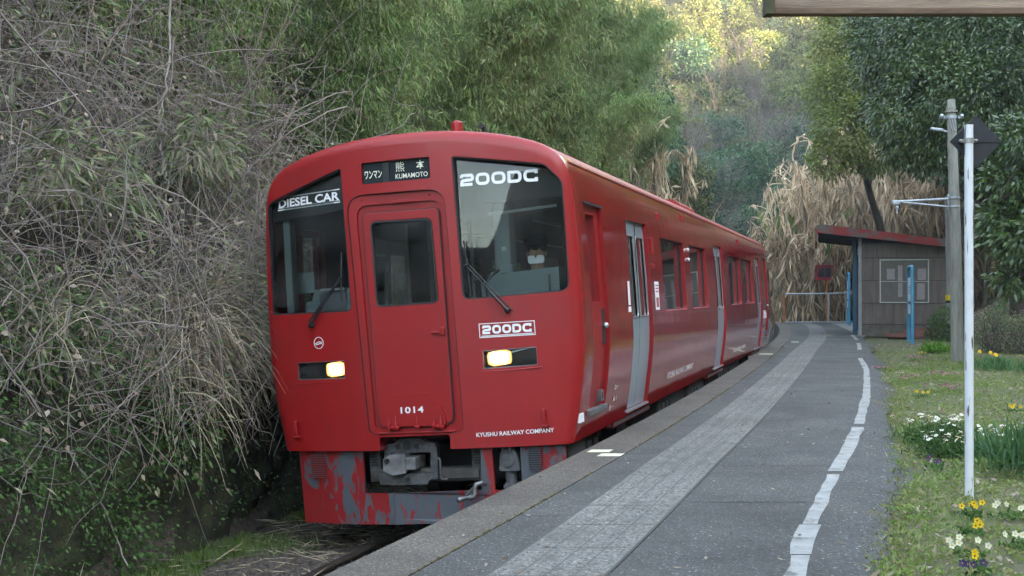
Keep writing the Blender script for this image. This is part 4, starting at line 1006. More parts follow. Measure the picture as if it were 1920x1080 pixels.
# ---- the driver (sits on the driver's seat behind the right windscreen)
M_skin = mat('skin', (0.42, 0.25, 0.17), 0.55, var=0.08); M_unif = mat('dark uniform', (0.02, 0.022, 0.03), 0.8); M_hair = mat('black hair', (0.012, 0.010, 0.010), 0.6)
def skinned(name, verts, edges, rads, m, parent=None, root=0, sub=2, caps=None):
    me = bpy.data.meshes.new(name); me.from_pydata(verts, edges, []); me.materials.append(m)
    o = bpy.data.objects.new(name, me); COL.objects.link(o)
    sk = o.modifiers.new('skin', 'SKIN'); sk.use_smooth_shade = True
    for i, r in enumerate(rads):
        d = me.skin_vertices[0].data[i]; d.radius = (r, r) if not hasattr(r, '__len__') else r; d.use_root = (i == root)
    s2 = o.modifiers.new('sub', 'SUBSURF'); s2.levels = sub; s2.render_levels = sub
    bpy.context.view_layer.update()
    m2 = bpy.data.meshes.new_from_object(o.evaluated_get(bpy.context.evaluated_depsgraph_get())); m2.name = name
    o.modifiers.clear(); o.data = m2; o.parent = parent
    for pl in m2.polygons: pl.use_smooth = True
    return o
DR = thing('person', 'train driver in a dark uniform and white face mask seated behind the windscreen', 'person')
DR.matrix_world = TR.matrix_world @ Matrix.Translation((.845, 1.18, 1.73)) @ Matrix.Rotation(R(8), 4, 'Z')
v = [(0, .05, .06), (0, .07, .22), (0, .05, .40), (0, .04, .54), (0, .01, .62), (0, -.01, .70), (0, -.02, .80), (0, -.01, .88),
     (.17, .05, .52), (.24, -.02, .28), (.20, -.26, .28), (.16, -.36, .30), (-.17, .05, .52), (-.24, -.02, .28), (-.20, -.26, .28), (-.16, -.36, .30),
     (.10, -.08, .04), (.12, -.42, .04), (.12, -.46, -.38), (.12, -.60, -.45), (-.10, -.08, .04), (-.12, -.42, .04), (-.12, -.46, -.38), (-.12, -.60, -.45)]
e = [(0, 1), (1, 2), (2, 3), (3, 4), (4, 5), (5, 6), (6, 7), (3, 8), (8, 9), (9, 10), (10, 11), (3, 12), (12, 13), (13, 14), (14, 15), (0, 16), (16, 17), (17, 18), (18, 19), (0, 20), (20, 21), (21, 22), (22, 23)]
rd = [.15, .14, .15, .12, .055, .075, .085, .06, .07, .05, .04, .035, .07, .05, .04, .035, .085, .065, .045, .04, .085, .065, .045, .04]
# five fingers on each hand, curled over the handles
for hnd, sx in ((11, 1), (15, -1)):
    bx, by, bz = v[hnd]
    for q in range(5):
        off = (q-2)*.019; k = len(v); ln = (.045, .052, .056, .05, .04)[q]
        if q == 0: v += [(bx-sx*.045, by-.0, bz+.0), (bx-sx*.06, by-.04, bz-.015)]
        else: v += [(bx+off*sx, by-ln, bz-.002), (bx+off*sx, by-ln-.018, bz-.035)]
        e += [(hnd, k), (k, k+1)]; rd += [.010, .008]
bd = skinned('body', v, e, rd, M_skin, DR)
hm = np.zeros(len(bd.data.vertices)*3); bd.data.vertices.foreach_get('co', hm); hm = hm.reshape(-1, 3)
bd.data.materials.append(M_unif)
for pl in bd.data.polygons:
    c_ = pl.center
    if c_.z < .60 and not (c_.y < -.31 and c_.z > .2): pl.material_index = 1
mb = MB()   # face: nose, eyes, ears stay above the mask
mb.ball((0, -.10, .79), .018, sz=1.6); mb.ball((-.036, -.088, .825), .011); mb.ball((.036, -.088, .825), .011); mb.ball((.088, -.01, .79), .024, sx=.4); mb.ball((-.088, -.01, .79), .024, sx=.4)
mb.build('face', M_skin, DR, smooth=60)
mb = MB(); mb.prism(round_poly([(-.072, .70), (.072, .70), (.078, .775), (-.078, .775)], .025), -.125, -.06)
for w_ in mb.bm.verts: w_.co.y += abs(w_.co.x)*.55
mb.build('face_mask', M_white, DR, smooth=50)
mb = MB(); mb.ball((0, .0, .855), .098, sz=.72, u=16, v=10); mb.build('hair', M_hair, DR, smooth=60)
mb = MB(); mb.tube([(0, -.01, .875), (0, -.01, .93), (0, -.015, .955)], [.102, .112, .09], 18); mb.prism(round_poly([(-.08, -.17), (.08, -.17), (.095, -.08), (-.095, -.08)], .03), .872, .882, 'z'); mb.build('cap', M_unif, DR, smooth=40)

# ------------------------------------------------------------------ things on the platform and beside it
def gz(x, y): return float(H(np.array([x]), np.array([y]))[0])
# white pole with the back of a diamond sign
M_wpole = mat('chipped white paint', (0.66, 0.68, 0.72), 0.4, var=0.1, scale=5)
nt = M_wpole.node_tree; p = nt.nodes['Principled BSDF']; tc = N(nt, 'ShaderNodeTexCoord'); mp = N(nt, 'ShaderNodeMapping'); mp.inputs['Scale'].default_value = (40, 40, 3.2)
n1 = N(nt, 'ShaderNodeTexNoise', Scale=1.0, Detail=3.0); nt.links.new(tc.outputs['Object'], mp.inputs['Vector']); nt.links.new(mp.outputs['Vector'], n1.inputs['Vector'])
rr_ = ramp(nt, [(0.625, (0, 0, 0)), (0.645, (1, 1, 1))]); nt.links.new(n1.outputs['Fac'], rr_.inputs['Fac'])
mx = N(nt, 'ShaderNodeMix', data_type='RGBA'); old = p.inputs['Base Color'].links[0].from_socket
nt.links.new(rr_.outputs['Color'], mx.inputs['Factor']); nt.links.new(old, mx.inputs['A']); mx.inputs['B'].default_value = (0.09, 0.05, 0.04, 1); nt.links.new(mx.outputs['Result'], p.inputs['Base Color'])
sp_ = thing('sign_post', 'white painted steel post with chipped paint carrying a dark diamond sign seen from behind', 'sign', (2.96, 7.79, gz(2.96, 7.79)-.02))
mb = MB(); mb.tube([(0, 0, -.2), (0, 0, .10), (0, 0, 2.43)], .0275, 20); mb.tube([(0, 0, 2.43), (0, 0, 2.436)], .0285, 20); mb.build('pole', M_wpole, sp_, smooth=40)
mb = MB(); h = .172; mb.prism([(.066, 2.335-h), (.066+h, 2.335), (.066, 2.335+h), (.066-h, 2.335)], .050, .054)
mb.prism([(-.10, 2.328), (.23, 2.328), (.23, 2.340), (-.10, 2.340)], .0445, .0495)
M_sgn = mat('sign back', (0.018, 0.02, 0.026), 0.5, var=0.3, scale=14)
mb.build('sign_plate', M_sgn, sp_)
mb = MB(); mb.tube([(0, 0, 2.318), (0, 0, 2.350)], .0315, 20); mb.box((-.045, .012, 2.322), (.06, .042, 2.346), bev=.004); mb.ball((-.045, .02, 2.335), .012); mb.ball((.05, .0, 2.335), .010); mb.build('clamp', mat('zinc clamp', (0.32, 0.31, 0.29), 0.5, metal=0.5), sp_, smooth=40)

# concrete utility pole with two arms
M_upole = mat('pole concrete', (0.235, 0.23, 0.205), 0.8, var=0.3, scale=3, bump=0.2, stretch=(6, 6, .8))
M_galv = mat('galvanised steel', (0.38, 0.41, 0.45), 0.45, metal=0.4, var=0.2, scale=12)
up = thing('utility_pole', 'grey concrete utility pole with two galvanised arms pointing left and a small lamp', 'utility pole', (8.84, 23.86, gz(8.84, 23.86)-.05))
mb = MB(); mb.tube([(0, 0, -.3), (-.04, 0, 2.5), (-.12, 0, 5.05)], [.128, .110, .088], 24); mb.build('pole', M_upole, up, smooth=40)
mb = MB(); mb.tube([(-.12, 0, 5.05), (-.12, 0, 5.11), (-.12, 0, 5.24)], [.095, .085, .075], 18); mb.tube([(-.12, 0, 4.98), (-.12, 0, 5.02)], .125, 18)
mb.build('pole_cap', M_upole, up, smooth=40)
mb = MB(); mb.tube([(-.12, 0, 4.86), (-.12, 0, 4.92)], .112, 18)
for dx in (-.20, .16): mb.box((-.12+dx-.05, -.09, 4.85), (-.12+dx+.05, -.06, 4.90), bev=.008); mb.ball((-.12+dx*1.1, -.09, 4.90), .045)
for k in range(3): mb.tube([(-.2+.05*k, -.11, 4.86), (-.17+.05*k, -.12, 4.72), (-.13+.03*k, -.11, 4.6)], .008, 6)
mb.build('insulator', M_galv, up, smooth=40)
mb = MB(); mb.box((-.53, -.04, 4.58), (-.28, .05, 4.64), bev=.02); mb.tube([(-.30, 0, 4.60), (-.1, 0, 4.575)], .022, 10)
for v_ in mb.bm.verts: v_.co.z += (-.53-v_.co.x)*-.12 if False else (-.1-v_.co.x)*.12
mb.build('lamp_head', M_galv, up, smooth=40)
mb = MB(); mb.tube([(-.18, 0, 3.27), (-1.16, 0, 3.215)], .024, 10); mb.tube([(-.18, 0, 3.11), (-1.10, 0, 3.20)], .022, 10); mb.box((-1.30, -.045, 3.15), (-1.14, .045, 3.24), bev=.015); mb.box((-.20, -.02, 3.05), (-.16, .02, 3.36), bev=.005)
mb.tube([(-.07, 0, 3.10), (-.07, 0, 3.14)], .122, 18); mb.tube([(-.07, 0, 3.27), (-.07, 0, 3.31)], .122, 18)
mb.build('bracket_arm', M_galv, up, smooth=40)
mb = MB(); mb.tube([(-1.2, 0, 3.16), (-1.2, 0, 2.98)], .018, 8); mb.ball((-1.2, 0, 3.10), .035); mb.build('hanger', M_galv, up, smooth=40)
mb = MB(); mb.tube([(.10, -.02, .0), (.07, -.02, 2.5), (-.02, -.02, 5.0)], .012, 6); mb.build('cable', M_gasket, up)
# second, shorter pole behind with a yellow band
gp = thing('guy_pole', 'weathered grey pole with yellow and black band behind the shelter corner', 'pole', (12.42, 34.1, gz(12.42, 34.1)-.1))
mb = MB(); mb.tube([(0, 0, -.2), (0, 0, 1.6), (-.03, 0, 4.2)], [.12, .11, .10], 18); mb.build('pole', M_upole, gp, smooth=40)
mb = MB(); mb.tube([(0, 0, 1.24), (0, 0, 1.40)], .126, 18); mb.tube([(0, 0, 1.17), (0, 0, 1.24)], .1265, 18, mi=1); mb.build('warning_band', [mat('yellow band', (0.62, 0.42, 0.02), 0.5), M_black], gp, smooth=40)
mb = MB(); mb.box((.04, -.14, 2.15), (.26, -.10, 2.55), bev=.01); mb.build('small_plate', mat('yellowed plate', (0.55, 0.50, 0.25), 0.6), gp)

# waiting shelter: metal sheet walls, sloping roof with flaking red fascia
M_wall = mat('brown sheet wall', (0.125, 0.098, 0.088), 0.75, var=0.28, scale=2.5, bump=0.15, stretch=(3, 3, .5))
M_wallb = mat('shelter plinth', (0.10, 0.088, 0.075), 0.9, var=0.35, scale=4)
M_fasc, ntf, pf = new_mat('flaking red fascia')
tcf = N(ntf, 'ShaderNodeTexCoord'); nzf = N(ntf, 'ShaderNodeTexNoise', Scale=1.2, Detail=9.0, Roughness=0.72); ntf.links.new(tcf.outputs['Object'], nzf.inputs['Vector'])
rf = ramp(ntf, [(0.0, (0.30, 0.035, 0.03)), (0.50, (0.25, 0.03, 0.03)), (0.54, (0.13, 0.10, 0.09)), (1, (0.10, 0.09, 0.085))]); ntf.links.new(nzf.outputs['Fac'], rf.inputs['Fac']); ntf.links.new(rf.outputs['Color'], pf.inputs['Base Color']); pf.inputs['Roughness'].default_value = 0.85
M_roofd = mat('roof sheet', (0.10, 0.095, 0.09), 0.85, var=0.35, scale=5)
SA = -math.atan(.25)
sh = thing('waiting_shelter', 'brown sheet walled waiting shelter with sloping roof and flaking red edges', 'shelter', (10.42, 36.2, -.02), SA)
# local: x away from the track, y along it, z up
mb = MB(); L_ = 5.2; D_ = 2.62
mb.box((0.10, .0, .30), (D_, .07, 2.78), mi=0); mb.box((.08, -.012, 0), (D_+.01, .09, .30), mi=1)
mb.box((D_-.07, .07, .0), (D_, L_, 2.5), mi=0); mb.box((0.1, L_-.07, .0), (D_-.07, L_, 2.6), mi=0)
for z in (.34, .98, 1.66, 2.34): mb.box((.10, -.010, z), (D_, .0, z+.022), mi=2)
for r_, zs in enumerate(((.36, .98), (1.0, 1.66), (1.68, 2.34), (2.36, 2.78))):
    for x in np.arange(.42 + .11*(r_ % 2), D_-.1, .58): mb.box((x, -.006, zs[0]), (x+.012, .0, zs[1]), mi=2)
mb.build('wall', [M_wall, M_wallb, mat('sheet seam', (0.05, 0.043, 0.04), 0.8)], sh)
mb = MB(); mb.box((0, -.03, 0), (.10, .07, 2.95), bev=.01); mb.box((-.08, -.10, -.02), (.2, .16, .03), mi=1); mb.box((0, L_-.1, 0), (.10, L_, 2.95), bev=.01)
mb.build('post', [mat('pale post', (0.26, 0.255, 0.265), 0.7), M_conc], sh)
rz_ = lambda x: 2.98-.125*x
mb = MB(); x0, x1, y0, y1 = -1.2, 2.85, -.35, L_+.35
for (a, b, za, zb, mi_) in ((y0+.04, y1-.04, .0, .05, 0),):
    mb.face([(x0, a, rz_(x0)+zb+.16), (x1, a, rz_(x1)+zb+.16), (x1, b, rz_(x1)+zb+.16), (x0, b, rz_(x0)+zb+.16)])
    mb.face([(x0+.05, a, rz_(x0)+.02), (x1, a, rz_(x1)+.02), (x1, b, rz_(x1)+.02), (x0+.05, b, rz_(x0)+.02)])
for y in np.arange(.4, L_, .9): mb.prism([(x0+.06, rz_(x0)-.10), (D_, rz_(D_)-.10), (D_, rz_(D_)+.018), (x0+.06, rz_(x0)+.018)], y, y+.07)
rof = mb.build('roof', M_roofd, sh)
mb = MB()
mb.prism([(x0, rz_(x0)-.02), (x1, rz_(x1)-.02), (x1, rz_(x1)+.20), (x0+.1, rz_(x0)+.23), (x0, rz_(x0)+.17)], y0-.02, y0+.035)
mb.box((x0-.05, y0-.021, rz_(x0)-.30), (x0+.01, y1, rz_(x0)+.17)); mb.box((x1-.01, y0, rz_(x1)-.02), (x1+.04, y1, rz_(x1)+.19))
for v_ in mb.bm.verts: pass
mb.build('fascia', M_fasc, rof)
nb = MB(); M_frame = mat('notice frame', (0.42, 0.44, 0.40), 0.5); frame = nb
for (a, b, c_, d_) in ((.62, 2.02, 1.00, 1.03), (.62, 2.02, 2.27, 2.30), (.62, .65, 1.03, 2.27), (1.99, 2.02, 1.03, 2.27), (.65, 1.99, 1.63, 1.645)): nb.box((a, -.045, c_), (b, -.012, d_))
nb.box((.65, -.02, 1.03), (1.99, -.0105, 2.27), mi=1)
nb = nb.build('notice_board', [M_frame, mat('notice backing', (0.10, 0.085, 0.08), 0.4)], sh)
M_paper = mat('faded paper', (0.27, 0.24, 0.25), 0.7, var=0.12)
pm = None
for (a, b, c_, d_) in ((.82, 1.05, 1.70, 2.02), (1.14, 1.27, 1.66, 2.12), (1.14, 1.27, 1.18, 1.60), (1.40, 1.5, 1.18, 2.1), (1.70, 1.94, 1.68, 2.02), (1.68, 1.90, 1.10, 1.58)):
    q = MB(); q.box((a, -.026, c_), (b, -.0205, d_)); q.build('paper', M_paper, nb)
mb = MB(); mb.box((1.6, .5, .36), (2.3, L_-.5, .42), bev=.01); mb.box((1.7, .7, .0), (2.2, .8, .36)); mb.box((1.7, L_-.8, .0), (2.2, L_-.7, .36)); mb.build('bench', mat('bench wood', (0.14, 0.10, 0.07), 0.8), sh)
mb = MB(); mb.box((-.13, .9, 0), (-.0, 1.02, 2.93), bev=.01); mb.build('front_post', mat('blue post paint', (0.02, 0.10, 0.19), 0.5), sh)
# planks stacked against its end wall
M_plank = mat('reddish plank', (0.20, 0.085, 0.07), 0.85, var=0.3, scale=6, stretch=(1, 12, 12))
M_plank2 = mat('dirty plank', (0.13, 0.085, 0.07), 0.9, var=0.4, scale=6, stretch=(1, 12, 12))
c0, s0 = math.cos(SA), math.sin(SA)
def shp(x, y): return (10.42+x*c0-y*s0, 36.2+x*s0+y*c0)
pk = [('lowest of the planks stacked against the shelter wall, dark and dirty', 1.55, -.42, .04, 0, M_plank2, 1.45), ('shorter plank lying to the left of the stack under the blue sign', 1.25, -.62, .10, 3, M_plank, 1.1),
      ('middle reddish plank of the stack against the shelter wall', 1.75, -.40, .16, -2.5, M_plank, 1.3), ('topmost reddish plank tilted on the stack by the shelter wall', 1.85, -.38, .25, -4, M_plank, 1.15)]
for lb, x, y, z, tilt, m_, ln in pk:
    mb = MB(); mb.box((-ln/2, -.11, -.05), (ln/2, .11, .05), bev=.01); mb.box((-ln/2-.003, -.105, -.012), (ln/2+.003, .105, -.004), mi=1)
    o = mb.build('plank', [m_, M_gasket]); px, py = shp(x, y); o.location = (px, py, gz(px, py)+z); o.rotation_euler = (0, R(tilt), SA+R(2*tilt)); tag(o, lb, 'plank', 'planks stacked by the shelter')
# blue framed station name boards (long side along the track)
M_blue = mat('sky blue paint', (0.045, 0.24, 0.40), 0.45, var=0.15, scale=6); M_board = mat('board white', (0.66, 0.70, 0.74), 0.5, var=0.05)
def name_board(label, x, y, rz, w=1.6, h=2.05):
    t = thing('station_sign', label, 'sign', (x, y, gz(x, y)-.02 if x > float(E(y))+PLAT_W+.1 else 0), rz, 'blue framed station signs')
    r = .045
    mb = MB(); mb.tube([(0, 0, -.1), (0, 0, h-.08), (0, .03, h-.03), (0, .10, h), (0, w/2, h+.005), (0, w-.10, h), (0, w-.03, h-.03), (0, w, h-.08), (0, w, -.1)], r, 12); mb.build('frame', M_blue, t, smooth=50)
    mb = MB(); mb.box((-.018, r, .78), (.018, w-r, h-.28), bev=.006); bd_ = mb.build('board', M_board, t)
    mb = MB()
    for q in range(3):
        for (a, b, c_, d_) in ((0, .18, .14, .165), (0, .18, .06, .08), (.08, .105, -.02, .2), (.02, .16, -.02, .005)):
            yy = .35+q*.34; mb.box((-.0205, yy+a, 1.35+c_), (-.0185, yy+b, 1.35+d_))
    mb.box((-.0205, .3, 1.05), (-.0185, 1.3, 1.13)); mb.build('board_print', M_black, bd_)
    return t
name_board('station sign in a blue tube frame standing in front of the shelter end wall', 10.52, 31.6, -math.atan(.262))
name_board('station sign in a blue tube frame at the far side of the shelter', 13.35, 47.6, -math.atan(.235), 1.5, 2.15)
# red framed platform mirror on an orange post
rm = thing('platform_mirror', 'red framed platform mirror box on a thin orange post by the railing', 'mirror', (13.46, 51.9, -.02))
mb = MB(); mb.prism(round_poly([(-.37, 1.84), (.30, 1.86), (.37, 2.46), (-.33, 2.46)], .03), -.12, .12); mb.prism([(-.36, 2.46), (.42, 2.46), (.40, 2.50), (-.33, 2.50)], -.16, .14); mb.build('housing', mat('red housing', (0.24, 0.012, 0.025), 0.5), rm)
mb = MB(); mb.prism([(-.29, 1.98), (.0, 1.98), (.0, 2.36), (-.28, 2.36)], -.128, -.121); mb.prism([(.03, 1.98), (.29, 1.98), (.29, 2.38), (.03, 2.38)], -.128, -.121); mb.build('screen', mat('dark glass', (0.02, 0.022, 0.028), 0.1), rm)
M_orange = mat('orange post paint', (0.40, 0.13, 0.035), 0.6, var=0.25)
mb = MB(); mb.tube([(.12, 0, -.2), (.12, 0, 1.84)], .045, 12); mb.build('post', M_orange, rm, smooth=50)
# end railing
rl = thing('railing', 'low tube railing with grey posts and an orange end post across the platform end', 'railing', (float(E(51.5))+.4, 51.5, 0), -math.atan(.18))
mb = MB(); mb.tube([(0, 0, 1.22), (2.6, 0, 1.26), (4.1, 1.6, 1.34)], .035, 10); mb.build('rail', M_galv, rl, smooth=50)
mb = MB(); mb.tube([(0, 0, .02), (2.6, 0, .05), (4.1, 1.6, .12)], .025, 10); mb.build('rail', M_galv, rl, smooth=50)
for x, y, m_ in ((0, 0, M_orange), (1.85, 0, M_galv), (2.6, 0, M_galv), (4.1, 1.6, M_galv)):
    mb = MB(); mb.tube([(x, y, -.1), (x, y, 1.27)], .045, 10); mb.build('post', m_, rl, smooth=50)
# pale pole among the bananas
dp = thing('drain_pipe_pole', 'pale grey slim pole standing among the withered banana plants left of shelter', 'pole', (14.3, 56, 0))
mb = MB(); mb.tube([(0, 0, -.4), (0, 0, 4.2)], .12, 14); mb.tube([(0, 0, 4.2), (0, 0, 4.25)], .13, 14); dpo = mb.build('pole', M_galv, dp, smooth=50)

# weathered canopy the photographer looks out from under
M_wood = mat('weathered board', (0.30, 0.215, 0.165), 0.85, var=0.4, scale=3, bump=0.3, bscale=25, stretch=(1, 9, 9)); M_woodd = mat('mossy edging', (0.07, 0.065, 0.035), 0.9, var=0.5, scale=6)
cn = thing('canopy', 'weathered wooden canopy edge hanging into the top corner above the platform', 'canopy', (.895, 4.2, 0))
mb = MB(); mb.box((0.02, 0, 2.277), (3.6, .03, 2.52)); mb.build('fascia_board', M_wood, cn)
mb = MB(); mb.box((0.02, -.012, 2.252), (3.6, .035, 2.276), bev=.004); mb.build('bottom_batten', mat('dark batten', (0.15, 0.095, 0.065), 0.9, var=0.4, scale=9, stretch=(1, 6, 6)), cn)
mb = MB(); mb.box((-.012, -.03, 2.25), (0.018, .036, 2.53)); mb.build('end_board', M_woodd, cn)
mb = MB(); mb.box((-.05, -.02, 2.535), (3.7, .35, 2.57)); mb.build('roof', M_roofd, cn)
for y in (-.1,):
    mb = MB(); mb.box((3.3, y-.05, gz(4.2, 4.2+y)), (3.4, y+.05, 2.25)); mb.build('post', M_wood, cn)

# ------------------------------------------------------------------ vegetation
G_bamboo = leaf_mat('bamboo leaf', [(0.103, 0.169, 0.063), (0.151, 0.251, 0.085), (0.214, 0.319, 0.113), (0.262, 0.312, 0.138), (0.285, 0.251, 0.152)], trans=0.3)
G_evergreen = leaf_mat('glossy evergreen leaf', [(0.030, 0.058, 0.019), (0.051, 0.097, 0.027), (0.076, 0.132, 0.034), (0.115, 0.172, 0.041)], trans=0.12, rough=0.34, gloss=0.7)
G_dark = leaf_mat('dark leaf', [(0.027, 0.064, 0.034), (0.044, 0.095, 0.048), (0.061, 0.120, 0.059), (0.092, 0.138, 0.062)], trans=0.2, rough=0.5)
G_olive = leaf_mat('olive leaf', [(0.072, 0.091, 0.029), (0.111, 0.127, 0.039), (0.156, 0.163, 0.052), (0.195, 0.189, 0.072)], trans=0.25)
G_yellow = leaf_mat('yellow green leaf', [(0.072, 0.094, 0.024), (0.110, 0.143, 0.035), (0.154, 0.176, 0.050), (0.187, 0.176, 0.066)], trans=0.3)
G_under = leaf_mat('bank leaf', [(0.081, 0.118, 0.054), (0.128, 0.188, 0.073), (0.187, 0.245, 0.109), (0.254, 0.222, 0.145), (0.322, 0.234, 0.181)], trans=0.25)
G_ivy = leaf_mat('ground cover leaf', [(0.032, 0.074, 0.024), (0.060, 0.133, 0.035), (0.096, 0.192, 0.050), (0.127, 0.192, 0.074)], trans=0.25)
G_banana = leaf_mat('withered banana leaf', [(0.240, 0.167, 0.106), (0.418, 0.298, 0.197), (0.641, 0.493, 0.352), (0.834, 0.666, 0.492)], trans=0.25, rough=0.8)
G_dead = leaf_mat('dead leaf', [(0.156, 0.111, 0.072), (0.247, 0.182, 0.130), (0.364, 0.299, 0.234), (0.468, 0.403, 0.338)], trans=0.2, rough=0.8)
G_straw = leaf_mat('dry grass', [(0.215, 0.170, 0.116), (0.323, 0.269, 0.188), (0.448, 0.385, 0.287)], trans=0.2, rough=0.8)
G_grass = leaf_mat('grass blade', [(0.081, 0.147, 0.028), (0.127, 0.217, 0.041), (0.178, 0.256, 0.065), (0.230, 0.240, 0.096), (0.267, 0.225, 0.115)], trans=0.3)
G_weed = leaf_mat('weed blade', [(0.07, 0.125, 0.028), (0.105, 0.18, 0.04), (0.14, 0.22, 0.06), (0.16, 0.17, 0.08)], trans=0.3)
G_bright = leaf_mat('fresh leaf', [(0.055, 0.13, 0.015), (0.085, 0.20, 0.022), (0.12, 0.25, 0.035)], trans=0.3)
G_sword = leaf_mat('sword leaf', [(0.042, 0.105, 0.042), (0.070, 0.161, 0.059), (0.105, 0.196, 0.077)], trans=0.25)
M_vine = mat('dead vine', (0.245, 0.20, 0.18), 0.85, var=0.5, scale=1.2); M_vine2 = mat('pale vine', (0.28, 0.255, 0.23), 0.85, var=0.35, scale=2)
M_bark = mat('bark', (0.055, 0.043, 0.034), 0.9, var=0.4, scale=6, bump=0.6, bscale=30); M_twig = mat('bare twig', (0.15, 0.118, 0.108), 0.9, var=0.3, scale=1.0)
M_culm = mat('bamboo culm', (0.13, 0.15, 0.075), 0.5, var=0.3, scale=2)

def spines(P0, D0, n, k, length, sag, wig):
    """n wandering lines of k points from P0 in direction D0"""
    P = np.zeros((n, k, 3)); P[:, 0] = P0; D = unit(np.array(D0, float)); st = (np.broadcast_to(length, (n,))/(k-1))[:, None]
    for i in range(1, k):
        D = unit(D+rng.normal(0, wig, (n, 3))+np.array([0, 0, -1.])*sag)
        P[:, i] = P[:, i-1]+D*st
    return P
def branching(height, levels, nb, r0, spread=0.75, up=0.35, base=0.25, wig=0.10, shrink=0.62):
    """a tree skeleton: list of (paths, radii) per level"""
    out = []; k = 8
    P = spines(np.zeros((1, 3)), [[0, 0, 1.]], 1, k, height*0.8, -0.02, 0.04)
    rad = np.linspace(r0, r0*0.35, k)[None]
    out.append((P, rad)); L = height*0.42
    for lv in range(levels):
        n0 = len(P); m = nb[lv]
        par = np.repeat(np.arange(n0), m); t = rng.uniform(base if lv == 0 else 0.2, 1.0, n0*m)*(k-1.001); i = t.astype(int); f = (t-i)[:, None]
        pos = P[par, i]*(1-f)+P[par, i+1]*f; dirp = unit(P[par, i+1]-P[par, i])
        D = unit(dirp*0.55+rand_dir(n0*m)*spread+np.array([0, 0, up]))
        rr0 = (rad[par, i]*(1-f[:, 0])+rad[par, i+1]*f[:, 0])*0.6
        k2 = 6 if lv > 0 else 8
        Pn = spines(pos, D, n0*m, k2, L*rng.uniform(.6, 1.15, n0*m), -0.02, wig)
        radn = rr0[:, None]*np.linspace(1, 0.35, k2)[None]
        out.append((Pn, radn)); P, rad, k = Pn, radn, k2; L *= shrink
    return out
def crown_pts(lobes, n, shell=0.35):
    """points near the skin of overlapping lobes, with their outward direction"""
    lobes = np.array(lobes, float); a = lobes[:, 3]*lobes[:, 4]+lobes[:, 3]*lobes[:, 5]+lobes[:, 4]*lobes[:, 5]
    li = rng.choice(len(lobes), n, p=a/a.sum()); d = rand_dir(n); rr = 1-shell*rng.random(n)**1.5
    P = lobes[li, :3]+d*lobes[li, 3:6]*rr[:, None]; return P, unit(d/lobes[li, 3:6])
def add_clumps(g, P, Nn, per, L, Wd, spread, droop=0.3, mi=0, flat=0.6):
    n = len(P); C = np.repeat(P, per, 0); Nr = np.repeat(Nn, per, 0)
    off = rng.normal(0, spread, (n*per, 3)); off -= Nr*np.sum(off*Nr, -1, keepdims=True)*flat
    D = Nr*0.7+unit(off)*0.9+rand_dir(n*per)*0.5+np.array([0, 0, -droop])
    add_leaves(g, C+off, D, L*rng.uniform(.7, 1.3, n*per), Wd*rng.uniform(.8, 1.2, n*per), mi, droop=.15)
def lobes_for(h, r, n, z0=.38):
    out = []
    for i in range(n):
        a = rng.uniform(0, 6.28); q = math.sqrt(rng.random())*r*0.72; z = h*(z0+(1-z0)*rng.random()*.86); s = r*rng.uniform(.34, .55)*(1.0-0.35*max(0, (z/h-.7)/.3))
        out.append((q*math.cos(a), q*math.sin(a), z, s, s, s*rng.uniform(.65, .95)))
    return out
def tree_protos(kind, n):
    """meshes shared by the trees of a kind: (trunk mesh, crown mesh)"""
    out = []
    for i in range(n):
        gt, gc = NP(), NP()
        if kind == 'bare':
            sk = branching(9, 4, [9, 6, 5, 4], .12, spread=.8, up=.25, wig=.14)
            for P, rd in sk[:2]: add_tubes(gt, P, np.maximum(rd, .012), 5)
            for P, rd in sk[2:]: add_tubes(gc, P, np.clip(rd*1.1, .011, .03), 3)
            out.append((gt.mesh('trunk', M_bark), gc.mesh('crown', M_twig))); continue
        h, r, nl, ncl, per, L, Wd, sp, m = {'mid': (9, 3.3, 14, 620, 22, .22, .11, .24, None), 'far': (9.5, 3.6, 15, 420, 16, .36, .22, .34, None)}[kind]
        sk = branching(h, 2, [9, 5], .2, spread=.7, up=.3)
        for P, rd in sk: add_tubes(gt, P, np.maximum(rd, .015), 5)
        lb = lobes_for(h, r, nl); P, Nn = crown_pts(lb, ncl, .45); add_clumps(gc, P, Nn, per, L, Wd, sp)
        out.append((gt, gc))
    return out
def make_tree(name, label, cat, trunk, crown, loc, rz=0, sc=1.0, group=None):
    t = thing(name, label, cat, loc, rz, group); t.scale = (sc, sc, sc) if not hasattr(sc, '__len__') else sc
    link('trunk', trunk, t); link('crown', crown, t); return t

def at(px, py, d): return (d*(px-960)/2255, d, 1.28+d*(549-py)/2255)
# ---- left bank: rock foot
M_rock = mat('mossy rock', (0.026, 0.024, 0.021), 0.95, var=0.6, scale=6, bump=1.0, bscale=16, var2=(0.06, 0.066, 0.028))
yy = np.arange(2, 46, .16); zz = np.linspace(-1.1, .45, 12); Yr, Zr = np.meshgrid(yy, zz, indexing='ij')
cell = np.sin(Yr*2.1+np.sin(Zr*3)*1.3)*np.cos(Zr*4.2+np.cos(Yr*1.3)*1.7)
Ur = -3.80-.16*(Zr+1.1)+.10*cell+.07*wob(Yr, Zr*3, 2.2)+rng.normal(0, .04, Yr.shape)+.12*np.clip(Zr-.1, 0, 1)
g = NP(); i = np.arange(Yr.size).reshape(Yr.shape); g.add(np.stack([E(Yr)+Ur, Yr, Zr], -1), np.stack([i[:-1, :-1], i[:-1, 1:], i[1:, 1:], i[1:, :-1]], -1))
rw_ = link('rock_wall', g.mesh('rock_wall', M_rock, smooth=True)); tag(rw_, 'dark mossy rock wall along the foot of the overgrown bank', 'rock wall')

